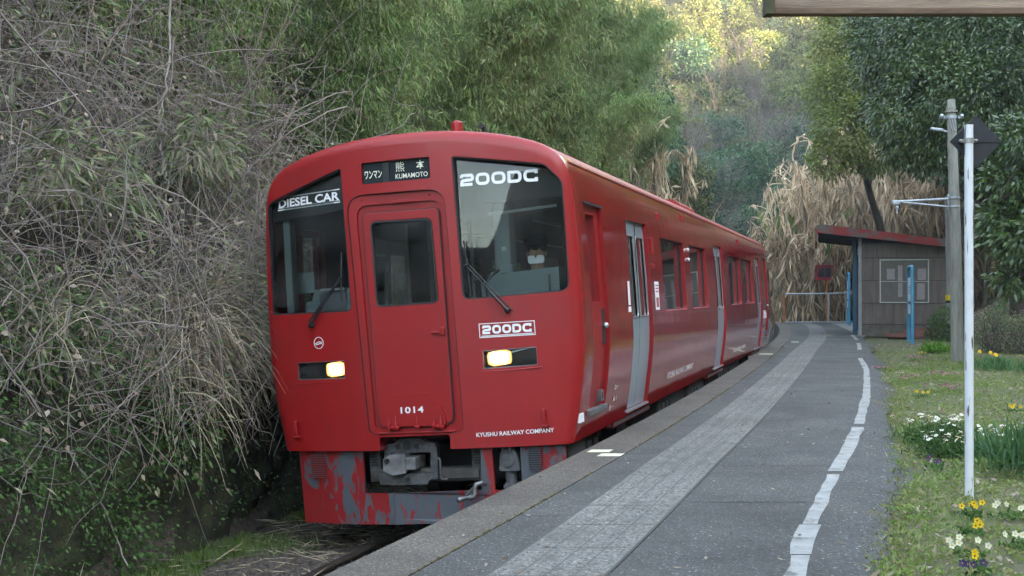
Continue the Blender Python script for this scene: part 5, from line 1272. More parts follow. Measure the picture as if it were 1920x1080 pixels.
def bank_pt(n, y0, y1, zmax, u0=-3.85, zpow=1.0, z0=-.1):
    """points on the face of the left bank"""
    y = rng.uniform(y0, y1, n); hgt = z0+(zmax-z0)*rng.random(n)**zpow
    u = u0-np.clip(hgt, 0, 99)/1.75
    return np.stack([E(y)+u, y, hgt], -1)
OUT = np.array([.93, -.25, .25])     # away from the bank, towards the track
# dead vines hanging and crossing
g = NP()
for n, k, ln, sag, wig, r0, up in ((3000, 9, (0.7, 2.2), .10, .22, .0042, .5), (2600, 8, (.5, 1.4), .18, .35, .0034, .1), (420, 12, (1.8, 4.0), .03, .12, .0065, .9), (2400, 6, (.3, .8), .05, .4, .003, .3), (36, 14, (1.5, 3.6), .04, .16, .010, .8)):
    P0_ = bank_pt(n, 5.5, 17.5, 7.0, zpow=.9); P0_ = np.where((P0_[:, 1:2] > 15.2) & (P0_[:, 2:3] > 2.2), bank_pt(n, 5.5, 15.2, 7.0, zpow=.9), P0_)+OUT*rng.uniform(0, .75, n)[:, None]
    D = rng.normal(0, .6, (n, 3))+np.array([.25, 0, up])
    P0_[:, 1] = np.where((r0 >= .01) & (P0_[:, 1] < 12), P0_[:, 1]+7, P0_[:, 1]); P0_[:, 0] = np.where(r0 >= .01, E(P0_[:, 1])-3.85-np.clip(P0_[:, 2], 0, 9)/1.75, P0_[:, 0])
    P = spines(P0_, D, n, k, rng.uniform(*ln, n), sag, wig)
    lim = E(P[..., 1])-3.2; P[..., 0] = np.minimum(P[..., 0], lim-.3*np.clip(P[..., 2]-1, 0, 9)*.6+rng.uniform(-.2, .2, P.shape[:2])*0)
    P = P.reshape(n, k, 3)
    keepv = (P[..., 2].min(1) > -.25) | (rng.random(n) < .15); P = P[keepv]; n = len(P); half = n//30; rad = r0*np.linspace(1, .45, k)[None]*np.clip(np.exp(rng.normal(0, .42, (n, 1))), .4, 1.5)
    add_tubes(g, P[half:], rad[half:], 3, 0); add_tubes(g, P[:half], rad[:half], 3, 1)
dv = link('dead_vines', g.mesh('dead_vines', [M_vine, M_vine2])); tag(dv, 'tangle of dry brown vines over the steep bank beside the train', 'vines', kind='stuff')
# leaves among them
g = NP()
cent = bank_pt(430, 5.5, 26, 7.0, zpow=.9); keep = (wob(cent[:, 1]*1.0, cent[:, 2]*1.3, .9) > -.25); cent = cent[keep]+OUT*rng.uniform(.0, .6, keep.sum())[:, None]
add_clumps(g, cent, np.tile(OUT, (len(cent), 1)), 46, .085, .026, .30, droop=.6, flat=.2)
cent = bank_pt(85, 5.5, 26, 7.5, zpow=.8)+OUT*rng.uniform(.2, .8, 85)[:, None]
add_clumps(g, cent, np.tile(OUT, (85, 1)), 34, .15, .024, .24, droop=.8, flat=.2)
cent = bank_pt(420, 5.5, 26, 7)+OUT*rng.uniform(.2, .7, 420)[:, None]
add_clumps(g, cent, np.tile(OUT, (420, 1)), 12, .06, .035, .3, droop=.7, mi=1)
ug = link('undergrowth', g.mesh('undergrowth', [G_under, G_dead])); tag(ug, 'dull green and brown leaves growing through the vines on the bank', 'undergrowth', kind='stuff')
# green cover low on the bank and over the rock
g = NP()
cent = bank_pt(520, 5, 24, 1.3, u0=-3.85, z0=-.1); cent = cent[(wob(cent[:, 1], cent[:, 2]*2, 1.3) > -.15) & ((cent[:, 1] < 10.4) | (rng.random(520) < .45))]; cent = cent+OUT*rng.uniform(.02, .3, len(cent))[:, None]
add_clumps(g, cent, np.tile(OUT, (len(cent), 1)), 60, .055, .028, .20, droop=.4, flat=.3)
cent = bank_pt(40, 5, 14, -.1, u0=-3.70, z0=-1.0)+OUT*.04; add_clumps(g, cent, np.tile(OUT, (40, 1)), 40, .036, .02, .16, droop=.4, flat=.6)
cent = bank_pt(110, 6, 10.2, .2, u0=-3.70, z0=-1.0)+OUT*.04; cent = cent[wob(cent[:, 1], cent[:, 2]*2, 2.1) > -.2]; add_clumps(g, cent, np.tile(OUT, (len(cent), 1)), 80, .040, .022, .17, droop=.4, flat=.6)
y = rng.uniform(6, 18, 24000); u = -3.65+np.abs(rng.normal(0, .40, 24000)); P = np.stack([E(y)+u, y, -1.05+0*y], -1); P = P[(wob(P[:, 1], P[:, 0], 1.6) > -.1)]
add_leaves(g, P, rng.normal(0, .5, P.shape)+np.array([0, 0, .9]), rng.uniform(.04, .15, len(P)), .010, mi=1)
ic = link('ground_cover', g.mesh('ground_cover', [G_ivy, G_weed])); tag(ic, 'bright green weeds at the foot of the bank beside the track', 'weeds', kind='stuff')
# ballast stones and debris between the wall and the platform
g = NP(); n = 12000; y = rng.uniform(5, 16, n); u = rng.uniform(-3.2, -.1, n); s = rng.uniform(.012, .045, n)
c8 = np.array([[-1, -1, -.6], [1, -1, -.6], [1, 1, -.6], [-1, 1, -.6], [-.7, -.6, .6], [.6, -.7, .7], [.7, .6, .5], [-.6, .7, .7]])
V = np.stack([E(y)+u, y, H(E(y)+u, y)+.012], -1)[:, None, :]+(c8[None]*rng.uniform(.6, 1.3, (n, 8, 1)))*s[:, None, None]
b = np.arange(n)[:, None]*8; Fq = np.concatenate([b+np.array(q) for q in ([4, 5, 6, 7], [0, 1, 5, 4], [1, 2, 6, 5], [2, 3, 7, 6], [3, 0, 4, 7])]); g.add(V, Fq, 0)
bs = link('ballast', g.mesh('ballast', mat('ballast stone', (0.07, 0.055, 0.047), 0.95, var=0.5, scale=18))); tag(bs, 'dark brown ballast stones beside the track', 'ballast', kind='stuff')
g = NP(); n = 2600; y = rng.uniform(5.5, 16, n); u = -3.6+rng.random(n)**.8*2.3; P = np.stack([E(y)+u, y, -1.03+rng.uniform(0, .05, n)], -1)
add_leaves(g, P, rng.normal(0, 1, (n, 3))*np.array([1, 1, .15]), rng.uniform(.08, .45, n), .010, droop=.02)
ds = link('straw_litter', g.mesh('straw_litter', G_straw)); tag(ds, 'dry straw scattered on the ground beside the track', 'straw', kind='stuff')

# drooping tufts of dry grass on the rock edge
def grass_tuft(n, L, wd, spread=.25, seedv=0):
    g = NP(); k = 7
    P0_ = rng.normal(0, spread, (n, 3))*np.array([.5, 1, .5]); D = rng.normal(0, .5, (n, 3))+np.array([.38, -.35, .8])
    P = spines(P0_, D, n, k, rng.uniform(.5*L, 1.25*L, n), .34, .07)
    side = unit(np.cross(P[:, 1]-P[:, 0], rand_dir(n)))[:, None, :]*(wd*np.linspace(1, .25, k))[None, :, None]
    V = np.stack([P-side, P+side], 2); b = (np.arange(n)[:, None]*k+np.arange(k-1)[None])[..., None]*2
    g.add(V, b+np.array([0, 1, 3, 2]), 0); return g.mesh('dry_grass_tuft', G_straw)
tufts = [('large tuft of dry pampas like grass arching over the rock edge', (358, 622, 11.4), 0, 560, 1.15), ('tuft of long dry grass hanging closest to the train nose', (402, 712, 12.1), 0, 240, .85),
         ('loose tuft of dry grass hanging low over the dark rock', (320, 700, 10.8), 0, 170, 1.05), ('pale dry grass tuft high on the vine covered bank', (395, 560, 12.0), 0, 150, .9), ('sparse dry grass tuft on the bank at the edge of view', (90, 600, 9.4), 0, 60, .8)]
for lb, y, z, n, L in tufts:
    o = link('dry_grass_tuft', grass_tuft(n, L, .0055)); tag(o, lb, 'dry grass', 'dry grass tufts on the bank'); o.location = at(*y)
# single stems that stand out
def stem(name, label, cat, pts, r, m):
    mb = MB(); P = [Vector(p) for p in pts]; Q = []
    for i in range(len(P)-1):
        for t in np.linspace(0, 1, 8)[:-1]: Q.append(P[i].lerp(P[i+1], float(t))+Vector(rng.normal(0, r*.9, 3)))
    Q.append(P[-1]); mb.tube(Q, list(np.linspace(r, r*.5, len(Q))), 7); o = mb.build(name, m, smooth=60); tag(o, label, cat, None)
stem('hanging_vine', 'long pale vine hanging down the middle of the bank', 'vine', [at(318, -30, 12.6), at(316, 100, 12.3), at(300, 215, 12.1), at(305, 290, 11.9), at(316, 345, 11.7), at(300, 480, 11.5)], .012, M_vine2)
stem('leaning_stem', 'grey leaning stem just left of the train roof', 'stem', [at(480, 420, 15.5), at(505, 330, 15.5), at(548, 190, 15.8), at(556, 150, 16)], .028, M_vine)
stem('leaning_stem', 'grey green stem rising at the left edge of the bank', 'stem', [at(22, 260, 10.6), at(30, 120, 10.8), at(34, -20, 11)], .045, M_culm)
stem('fallen_branch', 'thin bare branch fallen across the dark rock wall', 'branch', [at(40, 700, 9.6), at(120, 830, 9.5), at(190, 940, 9.5), at(240, 1060, 9.4)], .011, M_vine2)
stem('fallen_branch', 'bent bare branch hanging over the rock below the dry grass', 'branch', [at(290, 640, 10.3), at(320, 740, 10.2), at(370, 860, 10.2)], .008, M_vine2)

# ---- bamboo on the bank
def bamboo_proto():
    gc, gf = NP(), NP(); h = rng.uniform(6.5, 8.5); k = 16; t = np.linspace(0, 1, k)
    bend = rng.uniform(1.2, 2.6); P = np.stack([bend*t**2.4, rng.normal(0, .15)*t, h*(t-.16*t**4)], -1)[None]
    add_tubes(gc, P, np.linspace(.034, .006, k)[None], 7)
    nb = 150; tt = rng.uniform(.06, 1.0, nb)*(k-1.01); i = tt.astype(int); f = (tt-i)[:, None]; pos = P[0, i]*(1-f)+P[0, i+1]*f
    D = rng.normal(0, 1, (nb, 3))*np.array([1, 1, .2])+np.array([.25, 0, .75]); Bq = spines(pos, D, nb, 7, rng.uniform(.5, 1.5, nb)*(1.15-.5*tt/(k-1)), .13, .10)
    add_tubes(gc, Bq, np.linspace(.006, .002, 7)[None]*np.ones((nb, 1)), 3)
    sel = rng.integers(1, 7, (nb, 12)); pts = Bq[np.arange(nb)[:, None], sel].reshape(-1, 3)+rng.normal(0, .07, (nb*12, 3))
    add_clumps(gf, pts, np.tile([.1, 0, -.2], (len(pts), 1)), 6, .15, .021, .05, droop=.75, flat=0)
    return gc.mesh('culm', M_culm), gf.mesh('foliage', G_bamboo)
BP = [bamboo_proto() for _ in range(5)]
cnt = 0
def bamboo(x, y, z, rz, sc, label):
    c_, f_ = BP[cnt % 5]
    t = thing('bamboo', label, 'bamboo', (x, y, z), rz, 'bamboo stems along the bank'); t.scale = (sc, sc, sc*rng.uniform(.9, 1.1)); link('culm', c_, t); link('foliage', f_, t)
for y in np.arange(14.6, 62, .85):
    for u in ((-5.0, -6.6) if y < 30 else (-5.7, -7.4) if y < 40 else (-6.7, -9.0)):
        if y < 16.5 and u > -6: continue
        yy_ = y+rng.uniform(-.6, .6); uu = u+rng.uniform(-.8, .8); x = float(E(yy_))+uu; z = min(gz(x, yy_), 3.6)
        sc = rng.uniform(.75, 1.1)*(1.0 if y < 40 else .72)
        lb = 'feathery green bamboo arching over the bank behind the train roof' if y < 34 else 'distant green bamboo leaning over the track beyond the train'
        bamboo(x, yy_, gz(x, yy_)-.1, rng.uniform(-.7, .7)-.2, sc, lb); cnt += 1
for px, py, d in ((60, -10, 12.5), (420, 10, 14.5), (250, -60, 13.5), (140, 60, 12.2), (330, 0, 14), (480, 60, 15.5), (200, 20, 13), (380, -60, 15), (500, 140, 16), (20, 80, 12)):
    x, yy_, z = at(px, py, d); bamboo(x-.3, yy_, gz(x-.3, yy_)-.3, rng.uniform(-.5, .5), .62, 'short bamboo with drooping leaves among the vines on the left bank'); cnt += 1
# leafy shrub low on the left bank
g = NP(); gt = NP(); P, Nn = crown_pts([(0, 0, .5, .45, .6, .4), (.1, .4, .3, .35, .4, .3)], 60, .8); add_clumps(g, P, Nn, 14, .17, .03, .08, droop=.7, flat=0)
add_tubes(gt, spines(np.zeros((9, 3)), rng.normal(0, .4, (9, 3))+np.array([.2, 0, 1]), 9, 6, .8, .02, .08), .008, 4)
for (px, py, d, lb) in ((130, 330, 10.4, 'shrub with long narrow pale green leaves on the bank, left of the hanging vine'), (40, 640, 9.6, 'low green shrub at the left edge above the rock wall'), (345, 290, 12.2, 'small leafy shrub beside the long hanging vine')):
    if px == 130: me_t, me_c = gt.mesh('stem', M_vine), g.mesh('foliage', G_under)
    t = thing('shrub', lb, 'shrub', tuple(np.array(at(px, py, d))-np.array([0, 0, .4])), rng.uniform(-1, 1), 'shrubs on the left bank'); link('stem', me_t, t); link('foliage', me_c, t)

# ---- valley behind: trees of several kinds
MID = tree_protos('mid', 4); FAR = tree_protos('far', 4); BARE = tree_protos('bare', 3)
def share(lst, mcrown): return [(a.mesh('trunk', M_bark), b.mesh('crown', mcrown)) for a, b in lst]
def recol(lst, m):
    out = []
    for tr, cr in lst:
        c_ = cr.copy(); c_.materials.clear(); c_.materials.append(m); out.append((tr, c_))
    return out
MID_D = share(MID, G_dark); MID_O = recol(MID_D, G_olive); MID_Y = recol(MID_D, G_yellow); FAR_D = share(FAR, G_dark); FAR_O = recol(FAR_D, G_olive); FAR_Y = recol(FAR_D, G_yellow)
def px_of(x, y, z): return 960+2255*x/y, 549-2255*(z-1.28)/y
def put(lst, name, label, cat, x, y, sc, group, dz=-.2):
    t_, c_ = lst[rng.integers(len(lst))]; make_tree(name, label, cat, t_, c_, (x, y, gz(x, y)+dz), rng.uniform(0, 6.28), sc, group)
# a first row past the platform end
for x, y, k, s, lb in ((6.0, 58, 'D', .8, 'dark evergreen tree where the left bank ends'), (7.8, 66, 'O', .95, 'olive green tree leaning from the end of the left bank'), (5.0, 64, 'D', 1.15, 'tall dark tree rising over the end of the bamboo'), (8.6, 74, 'D', 1.0, 'dark tree beyond the train roof, left of the bare trees'),
        (11.4, 70, 'B', .75, 'slender bare tree just above the train roof'), (13.0, 72, 'D', .85, 'dark round tree directly beyond the rear of the train'), (15.6, 74, 'D', .8, 'low dark tree left of the withered bananas'),
        (18.0, 76, 'D', 1.0, 'dark leafy tree beyond the withered bananas'), (20.5, 74, 'D', 1.0, 'dark spreading tree over the tops of the bananas'), (23.5, 72, 'O', 1.0, 'olive tree behind the shelter roof'), (10.0, 80, 'D', 1.0, 'dark tree in the valley behind the slender bare tree'), (14.2, 82, 'B', .9, 'bare tree with pale trunk in the valley floor'), (17, 84, 'D', 1.1, 'broad dark tree in the middle of the valley floor'), (12, 84, 'D', 1.05, 'deep green tree in the middle of the valley floor, left of the broad one')):
    put({'D': MID_D, 'O': MID_O, 'B': BARE}[k], 'tree' if k != 'B' else 'bare_tree', lb, 'tree', x, y, s, 'trees past the platform end')
# hillside
for y in np.arange(88, 232, 5.6):
    for x in np.arange(y*.045, y*.40, 5.4 if y < 150 else 6.4):
        xx = x+rng.uniform(-2, 2); y2 = y+rng.uniform(-2, 2); zt = gz(xx, y2)+6; px, py = px_of(xx, y2, zt)
        if px > 1960: continue
        r_ = rng.random(); sc = rng.uniform(.75, 1.2)
        if 1250 < px < 1470 and 175 < py < 350 and r_ < .45: put(BARE, 'bare_tree', 'bare purplish brown tree on the shaded hillside', 'tree', xx, y2, sc*1.0, 'bare trees on the hillside')
        elif y < 128: put(FAR_D if r_ < .8 else FAR_O, 'hillside_tree', 'dark green tree on the shaded lower hillside', 'tree', xx, y2, sc, 'trees on the shaded hillside')
        else: put(FAR_Y if r_ < .55 else FAR_O if r_ < .85 else FAR_D, 'hillside_tree', 'sunlit yellow green tree high on the far hillside', 'tree', xx, y2, sc, 'sunlit trees on the far hillside')
# yellower tree left of the big evergreen, then the evergreen itself
def crown_tree(name, label, cat, loc, trunk_pts, limbs, lobes, ncl, per, L, Wd, sp, m, shell=.45, droop=.45):
    t = thing(name, label, cat, loc); gt, gc = NP(), NP()
    k = 10; T = np.array(trunk_pts, float); tt = np.linspace(0, len(T)-1.001, k); i = tt.astype(int); f = (tt-i)[:, None]; P = (T[i]*(1-f)+T[i+1]*f)[None]; P = P+rng.normal(0, .04, P.shape)
    add_tubes(gt, P, np.linspace(limbs[0], limbs[0]*.4, k)[None], 9)
    lo = np.array(lobes); c_ = lo[:, :3]
    for q in range(limbs[1]):
        tgt = c_[rng.integers(len(c_))]+rng.normal(0, .5, 3); s_ = P[0, rng.integers(3, k)]; s = np.linspace(0, 1, 9)[:, None]
        path = s_*(1-s)+tgt*s+np.array([0, 0, 1])*np.sin(s*3.14)*.5+rng.normal(0, .05, (9, 3)); add_tubes(gt, path[None], np.linspace(limbs[0]*.38, .015, 9)[None], 5)
    link('trunk', gt.mesh('trunk', M_bark, smooth=True), t)
    P, Nn = crown_pts(lobes, ncl, shell); add_clumps(gc, P, Nn, per, L, Wd, sp, droop=droop)
    link('crown', gc.mesh('crown', m), t); return t
def rel_lobes(base, L): return [(a-base[0], b-base[1], c_-base[2], d, e_, f_) for a, b, c_, d, e_, f_ in L]
bx = (12.6, 29.5, gz(12.6, 29.5)-.2)
L = []
for px, py, d, r in ((1690, 130, 31, 1.2), (1685, 210, 30.5, .95), (1715, 90, 30, 1.5), (1735, 205, 29, 1.35), (1715, 262, 29, .85), (1760, 60, 29, 1.6), (1780, 170, 28, 1.4), (1765, 255, 28.5, 1.0), (1720, 285, 29, .6), (1850, 60, 28.5, 1.6), (1870, 180, 27.5, 1.5), (1940, 120, 28, 1.8), (1655, 75, 32, .8), (1720, 0, 31, 1.7), (1850, -30, 30, 2.0), (1668, 30, 32, 1.2), (1960, 280, 27, 1.3), (1880, 290, 29, 1.0), (1960, 0, 31, 2)):
    x, y, z = at(px, py, d); L.append((x, y, z, r, r, r*.78))
big = crown_tree('evergreen_tree', 'big dark glossy evergreen tree overhanging the lawn behind the utility pole', 'tree', bx, [(0, 0, 0), (-.1, 0, 1.6), (-.4, .1, 3.4), (-.9, .2, 5.5), (-1.0, .3, 7.5)], (.32, 16), rel_lobes(bx, L), 3000, 26, .115, .042, .17, G_evergreen, .35, .55)
bx = (14.9, 46, gz(14.9, 46)); L = []
for px, py, d, r in ((1560, 170, 44, 1.3), (1560, 100, 45, 1.2), (1575, 240, 43, 1.2), (1545, 290, 43, .8), (1600, 60, 46, 1.5), (1610, 180, 45, 1.5), (1580, 20, 47, 1.4), (1620, 280, 44, 1.0)):
    x, y, z = at(px+12, py, d); L.append((x, y, z, r*.9, r*.9, r*.9))
crown_tree('yellowish_tree', 'yellowish green tree at the edge of the big evergreen, over the bananas', 'tree', bx, [(0, 0, 0), (-.6, 0, 3), (-1.6, -.5, 6), (-2.2, -1, 8)], (.2, 8), rel_lobes(bx, L), 1100, 20, .16, .075, .24, G_yellow, .5, .4)
bx = (11.2, 22.5, gz(11.2, 22.5)); L = []
for px, py, d, r in ((1900, 340, 22, .55), (1930, 260, 22, .7), (1890, 410, 22, .45), (1925, 450, 21.5, .55), (1900, 520, 21.5, .35), (1950, 520, 22, .6), (1870, 440, 22.5, .28), (1960, 380, 22, .7)):
    x, y, z = at(px, py, d); L.append((x, y, z, r, r, r*.7))
crown_tree('evergreen_tree', 'small evergreen with larger leaves hanging in at the edge behind the sign post', 'tree', bx, [(0, 0, 0), (0, 0, 1.4), (-.2, 0, 2.6), (-.3, 0, 3.6)], (.12, 7), rel_lobes(bx, L), 520, 15, .15, .055, .12, G_evergreen, .6, .4)
for x, y, s, lb in ((17, 40, 1.0, 'dark tree on the litter slope behind the big evergreen'), (20, 47, 1.1, 'dark tree high on the slope behind the big evergreen'), (16.5, 33, .9, 'tree on the slope to the right of the big trunk'), (19, 30, 1.1, 'tree at the top of the litter slope'), (24, 54, .9, 'dark tree on the slope behind the shelter'), (27, 60, 1.0, 'tree on the slope beyond the shelter'), (25, 64, 1.1, 'tree on the slope far beyond the shelter')):
    put(MID_D, 'tree', lb, 'tree', x, y, s, 'trees on the right slope')
# a few trees behind the viewer that the windscreen mirrors
for x, y, k, s, lb in ((-13, -30, 'B', .9, 'bare tree beside the line far behind the viewer'), (9, -22, 'D', 1.2, 'dark tree beside the line behind the viewer'), (12, -30, 'D', 1.3, 'second dark tree beside the line behind the viewer'), (-6, -38, 'B', 1.0, 'bare tree on the slope behind the viewer'), (15, -14, 'D', 1.1, 'dark tree on the slope behind the canopy')):
    put({'D': MID_D, 'B': BARE}[k], 'tree', lb, 'tree', x, y, s, None)
for i_, (az, el, d) in enumerate(((-179, 15, 38), (-176, 13.5, 42), (-172.5, 12, 41), (-169, 10.5, 44), (-165.5, 9.2, 42), (-162, 8.0, 44), (-158.5, 7.2, 43), (-155, 6.8, 40), (177, 17, 40), (173, 18, 38))):  # unseen row, added and sized to bound the sky mirrored in the windscreen
    x, y = d*math.sin(R(az)), d*math.cos(R(az)); s = max(.3, (1.28+d*math.tan(R(el))-gz(x, y))/9)
    put(MID_D, 'tree', 'dark tree of the unseen row added far behind the viewer', 'tree', x, y, s, 'trees added behind the viewer for the windscreen reflection')

# ---- withered banana plants
def banana_proto(h, green):
    gs, gd, gg = NP(), NP(), NP(); n = 6; P0_ = rng.normal(0, .30, (n, 3))*np.array([1, 1, 0])
    P = spines(P0_, rng.normal(0, .13, (n, 3))+np.array([0, 0, 1.]), n, 9, h*rng.uniform(.7, 1.05, n), -.01, .05)
    add_tubes(gs, P, np.linspace(.085, .022, 9)[None]*np.ones((n, 1)), 7)
    # torn dry leaves hanging down along every stem, most of them high up
    m = 170; t = (1-rng.random((n, m))**1.3*.85)*7.99; i = t.astype(int); f = (t-i)[..., None]; ar = np.arange(n)[:, None]
    pos = (P[ar, i]*(1-f)+P[ar, i+1]*f).reshape(-1, 3)+rng.normal(0, .10, (n*m, 3))*np.array([1, 1, .4])
    add_leaves(gd, pos, rng.normal(0, .30, pos.shape)+np.array([0, 0, -1.]), rng.uniform(.25, .85, n*m), rng.uniform(.02, .07, n*m), droop=0)
    # broken leaf stalks: short, going up and folding over
    q = 5; st = P[np.repeat(np.arange(n), q), rng.integers(5, 9, n*q)]
    S_ = spines(st, rng.normal(0, .42, (n*q, 3))+np.array([0, 0, 1.]), n*q, 7, rng.uniform(.5, 1.25, n*q), .10, .16); add_tubes(gd, S_, np.linspace(.026, .008, 7)[None]*np.ones((n*q, 1)), 4)
    e_ = np.repeat(np.arange(n*q), 9); jj = rng.integers(3, 7, n*q*9); pp = S_[e_, jj]+rng.normal(0, .03, (n*q*9, 3))
    add_leaves(gd, pp, rng.normal(0, .5, pp.shape)+np.array([0, 0, -.75]), rng.uniform(.15, .42, len(pp)), rng.uniform(.03, .08, len(pp)), droop=.1)
    if 'banana stem' not in bpy.data.materials: mat('banana stem', (0.20, 0.165, 0.12), 0.85, var=0.4, scale=4)
    out = [gs.mesh('stem', bpy.data.materials['banana stem']), gd.mesh('dead_leaves', G_banana)]
    if green:
        k = 9; top = P[rng.integers(0, n, green), rng.integers(5, 9, green)]; Dg = rng.normal(0, .5, (green, 3))*np.array([1, 1, .2])+np.array([0, 0, 1.2])
        L_ = spines(top, Dg, green, k, rng.uniform(.8, 1.4, green), .10, .03); side = unit(np.cross(L_[:, 2]-L_[:, 0], rand_dir(green)))[:, None, :]
        wd = np.array([.03, .10, .15, .17, .17, .16, .13, .08, .02])[None, :, None]
        V = np.stack([L_-side*wd+np.array([0, 0, -1.])*wd*.35, L_, L_+side*wd+np.array([0, 0, -1.])*wd*.35], 2); b_ = (np.arange(green)[:, None]*k+np.arange(k-1)[None])[..., None]*3
        
        for q_ in range(green):
            g1 = NP(); g1.add(V[q_], np.concatenate([(b_[0]+np.array([0, 1, 4, 3])).reshape(-1, 4), (b_[0]+np.array([1, 2, 5, 4])).reshape(-1, 4)])); out.append(g1.mesh('green_leaf', G_bright2))
    return out
G_bright2 = leaf_mat('banana leaf', [(0.06, 0.11, 0.03), (0.09, 0.16, 0.04), (0.13, 0.19, 0.06), (0.22, 0.19, 0.09)], trans=0.35)
BN = [banana_proto(5.6, 0), banana_proto(5.0, 2), banana_proto(4.6, 3), banana_proto(6.2, 1), banana_proto(4.2, 4)]
def banana(x, y, k, sc, lb, z=None):
    t = thing('banana_plant', lb, 'banana plant', (x, y, (gz(x, y) if z is None else z)-.1), rng.uniform(0, 6.28), 'withered banana plants'); t.scale = (sc, sc, sc)
    for q in BN[k]: link(q.name.split('.')[0], q, t)
kk = 0
for y in (55, 57.5, 60.5):
    for x in np.arange(12.9 if y < 57 else 13.8, 22.4, 1.05):
        banana(x+rng.uniform(-.4, .4), y+rng.uniform(-.8, .8)-1.5, [2, 0, 1, 0, 3, 0, 0][kk % 7] if x > 14 else [2, 4, 1][kk % 3], rng.uniform(1.25, 1.6), 'withered banana plant with hanging dry leaves behind the shelter' if x > 14.2 else 'banana plant still partly green at the end of the platform'); kk += 1
for x, y, k, s in ((17.0, 50.5, 0, 1.5), (18.2, 51.2, 1, 1.5), (19.3, 50.6, 0, 1.5), (20.4, 52, 3, 1.45), (17.7, 49.6, 3, 1.35), (4.75, 38.5, 0, 1.25), (4.35, 37.5, 3, 1.2), (5.2, 40, 1, 1.1), (12.3, 55.5, 4, 1.25), (12.9, 54.0, 2, 1.3)): banana(x, y, k, s, 'withered banana plant rising behind the train roof' if y < 45 else ('withered banana plant with hanging dry leaves behind the shelter' if x > 15 else 'leaning banana plant with some green leaves just beyond the end of the train'))
# ---- hedge and bushes
def bush(name, label, cat, loc, lobes, ncl, per, L, Wd, sp, m, twigs=0, group=None):
    t = thing(name, label, cat, loc, 0, group); g = NP(); P, Nn = crown_pts(lobes, ncl, .4); add_clumps(g, P, Nn, per, L, Wd, sp, droop=.1); link('foliage', g.mesh('foliage', m), t)
    gt = NP(); n = max(twigs, 12); c_ = np.array(lobes); s_ = c_[rng.integers(0, len(c_), n), :3]*np.array([1, 1, 0])+rng.normal(0, .15, (n, 3))*np.array([1, 1, 0])
    top = c_[:, 2].max()+c_[:, 5].max()
    add_tubes(gt, spines(s_, rng.normal(0, .4, (n, 3))+np.array([0, 0, 1.]), n, 7, rng.uniform(.6, 1.12, n)*top, 0, .16), .007, 3); link('twigs', gt.mesh('twigs', M_twig), t); return t
hl = [(q*.62, q*.28+rng.uniform(-.1, .1), .45+rng.uniform(-.05, .08), .55, .5, .48) for q in range(9)]
bush('hedge', 'long low clipped hedge with brown twiggy sides on the right', 'hedge', (10.75, 26.6, gz(10.9, 26.6)-.05), hl, 1100, 14, .05, .026, .12, G_under, 900)
bush('round_bush', 'round clipped green bush between the shelter and the poles', 'bush', (11.95, 33.0, gz(11.95, 33)-.05), [(0, 0, .5, .48, .48, .5), (-.1, 0, .25, .45, .45, .3)], 320, 14, .05, .028, .09, G_ivy, 30)
bush('low_bush', 'pale green bush on top of the hedge near the slope', 'bush', (13.0, 31.0, gz(13, 31)), [(0, 0, .6, .8, .6, .55), (1, .4, .6, .8, .6, .5)], 300, 14, .06, .034, .12, G_ivy, 40)
# ---- lawn: grass, weeds, fallen leaves
g = NP()
def lawn_pts(n, y0, y1, u0, u1, yp=1.6):
    y = y0+(y1-y0)*rng.random(n)**yp; u = u0+(u1-u0)*rng.random(n); x = E(y)+u; return np.stack([x, y, H(x, y)], -1)
P = lawn_pts(90000, 4.6, 30, 2.42, 6.6); dn = wob(P[:, 0], P[:, 1], 1.1)+.6*wob(P[:, 0], P[:, 1], 3.1); P = P[dn > rng.uniform(-1.5, .5, len(P))]
add_leaves(g, P, rng.normal(0, .55, P.shape)+np.array([0, 0, .8]), rng.uniform(.02, .065, len(P)), rng.uniform(.004, .009, len(P)))
P = lawn_pts(2600, 4.6, 24, 2.5, 6.2); P = P[wob(P[:, 0], P[:, 1], 2.6) > .15]; q = rng.uniform(.04, .12, (len(P), 1)); add_clumps(g, P+np.array([0, 0, .02]), np.tile([0, 0, 1.], (len(P), 1)), 7, .06, .014, .03, droop=-.2, flat=.5)
P = lawn_pts(5200, 4.6, 26, 2.5, 6.2); P = P[wob(P[:, 0], P[:, 1], 1.7) > -.2]; add_clumps(g, P+np.array([0, 0, .012]), np.tile([0, 0, 1.], (len(P), 1)), 8, .028, .017, .025, droop=0, flat=.8)
gr = link('grass', g.mesh('grass', G_grass)); tag(gr, 'short patchy grass and weeds beside the platform', 'grass', kind='stuff')
g = NP(); P = lawn_pts(7000, 4.6, 32, 2.3, 7.5, 1.5); add_leaves(g, P+np.array([0, 0, .012]), rng.normal(0, 1, P.shape)*np.array([1, 1, .25]), rng.uniform(.025, .08, len(P)), rng.uniform(.014, .035, len(P)), droop=-.1)
P = lawn_pts(9000, 18, 46, 6.0, 13, 1.0); add_leaves(g, P+np.array([0, 0, .02]), rng.normal(0, 1, P.shape)*np.array([1, 1, .35]), rng.uniform(.05, .12, len(P)), rng.uniform(.03, .06, len(P)), droop=-.1)
yq = 4.8+26*rng.random(170)**1.5; uq = rng.uniform(.05, 2.4, 170); P = np.stack([E(yq)+uq, yq, .012+0*yq], -1); add_leaves(g, P, rng.normal(0, 1, P.shape)*np.array([1, 1, .1]), rng.uniform(.02, .055, 170), rng.uniform(.01, .022, 170), droop=-.05)
fl = link('fallen_leaves', g.mesh('fallen_leaves', G_dead)); tag(fl, 'brown fallen leaves over the lawn and the slope', 'fallen leaves', kind='stuff')
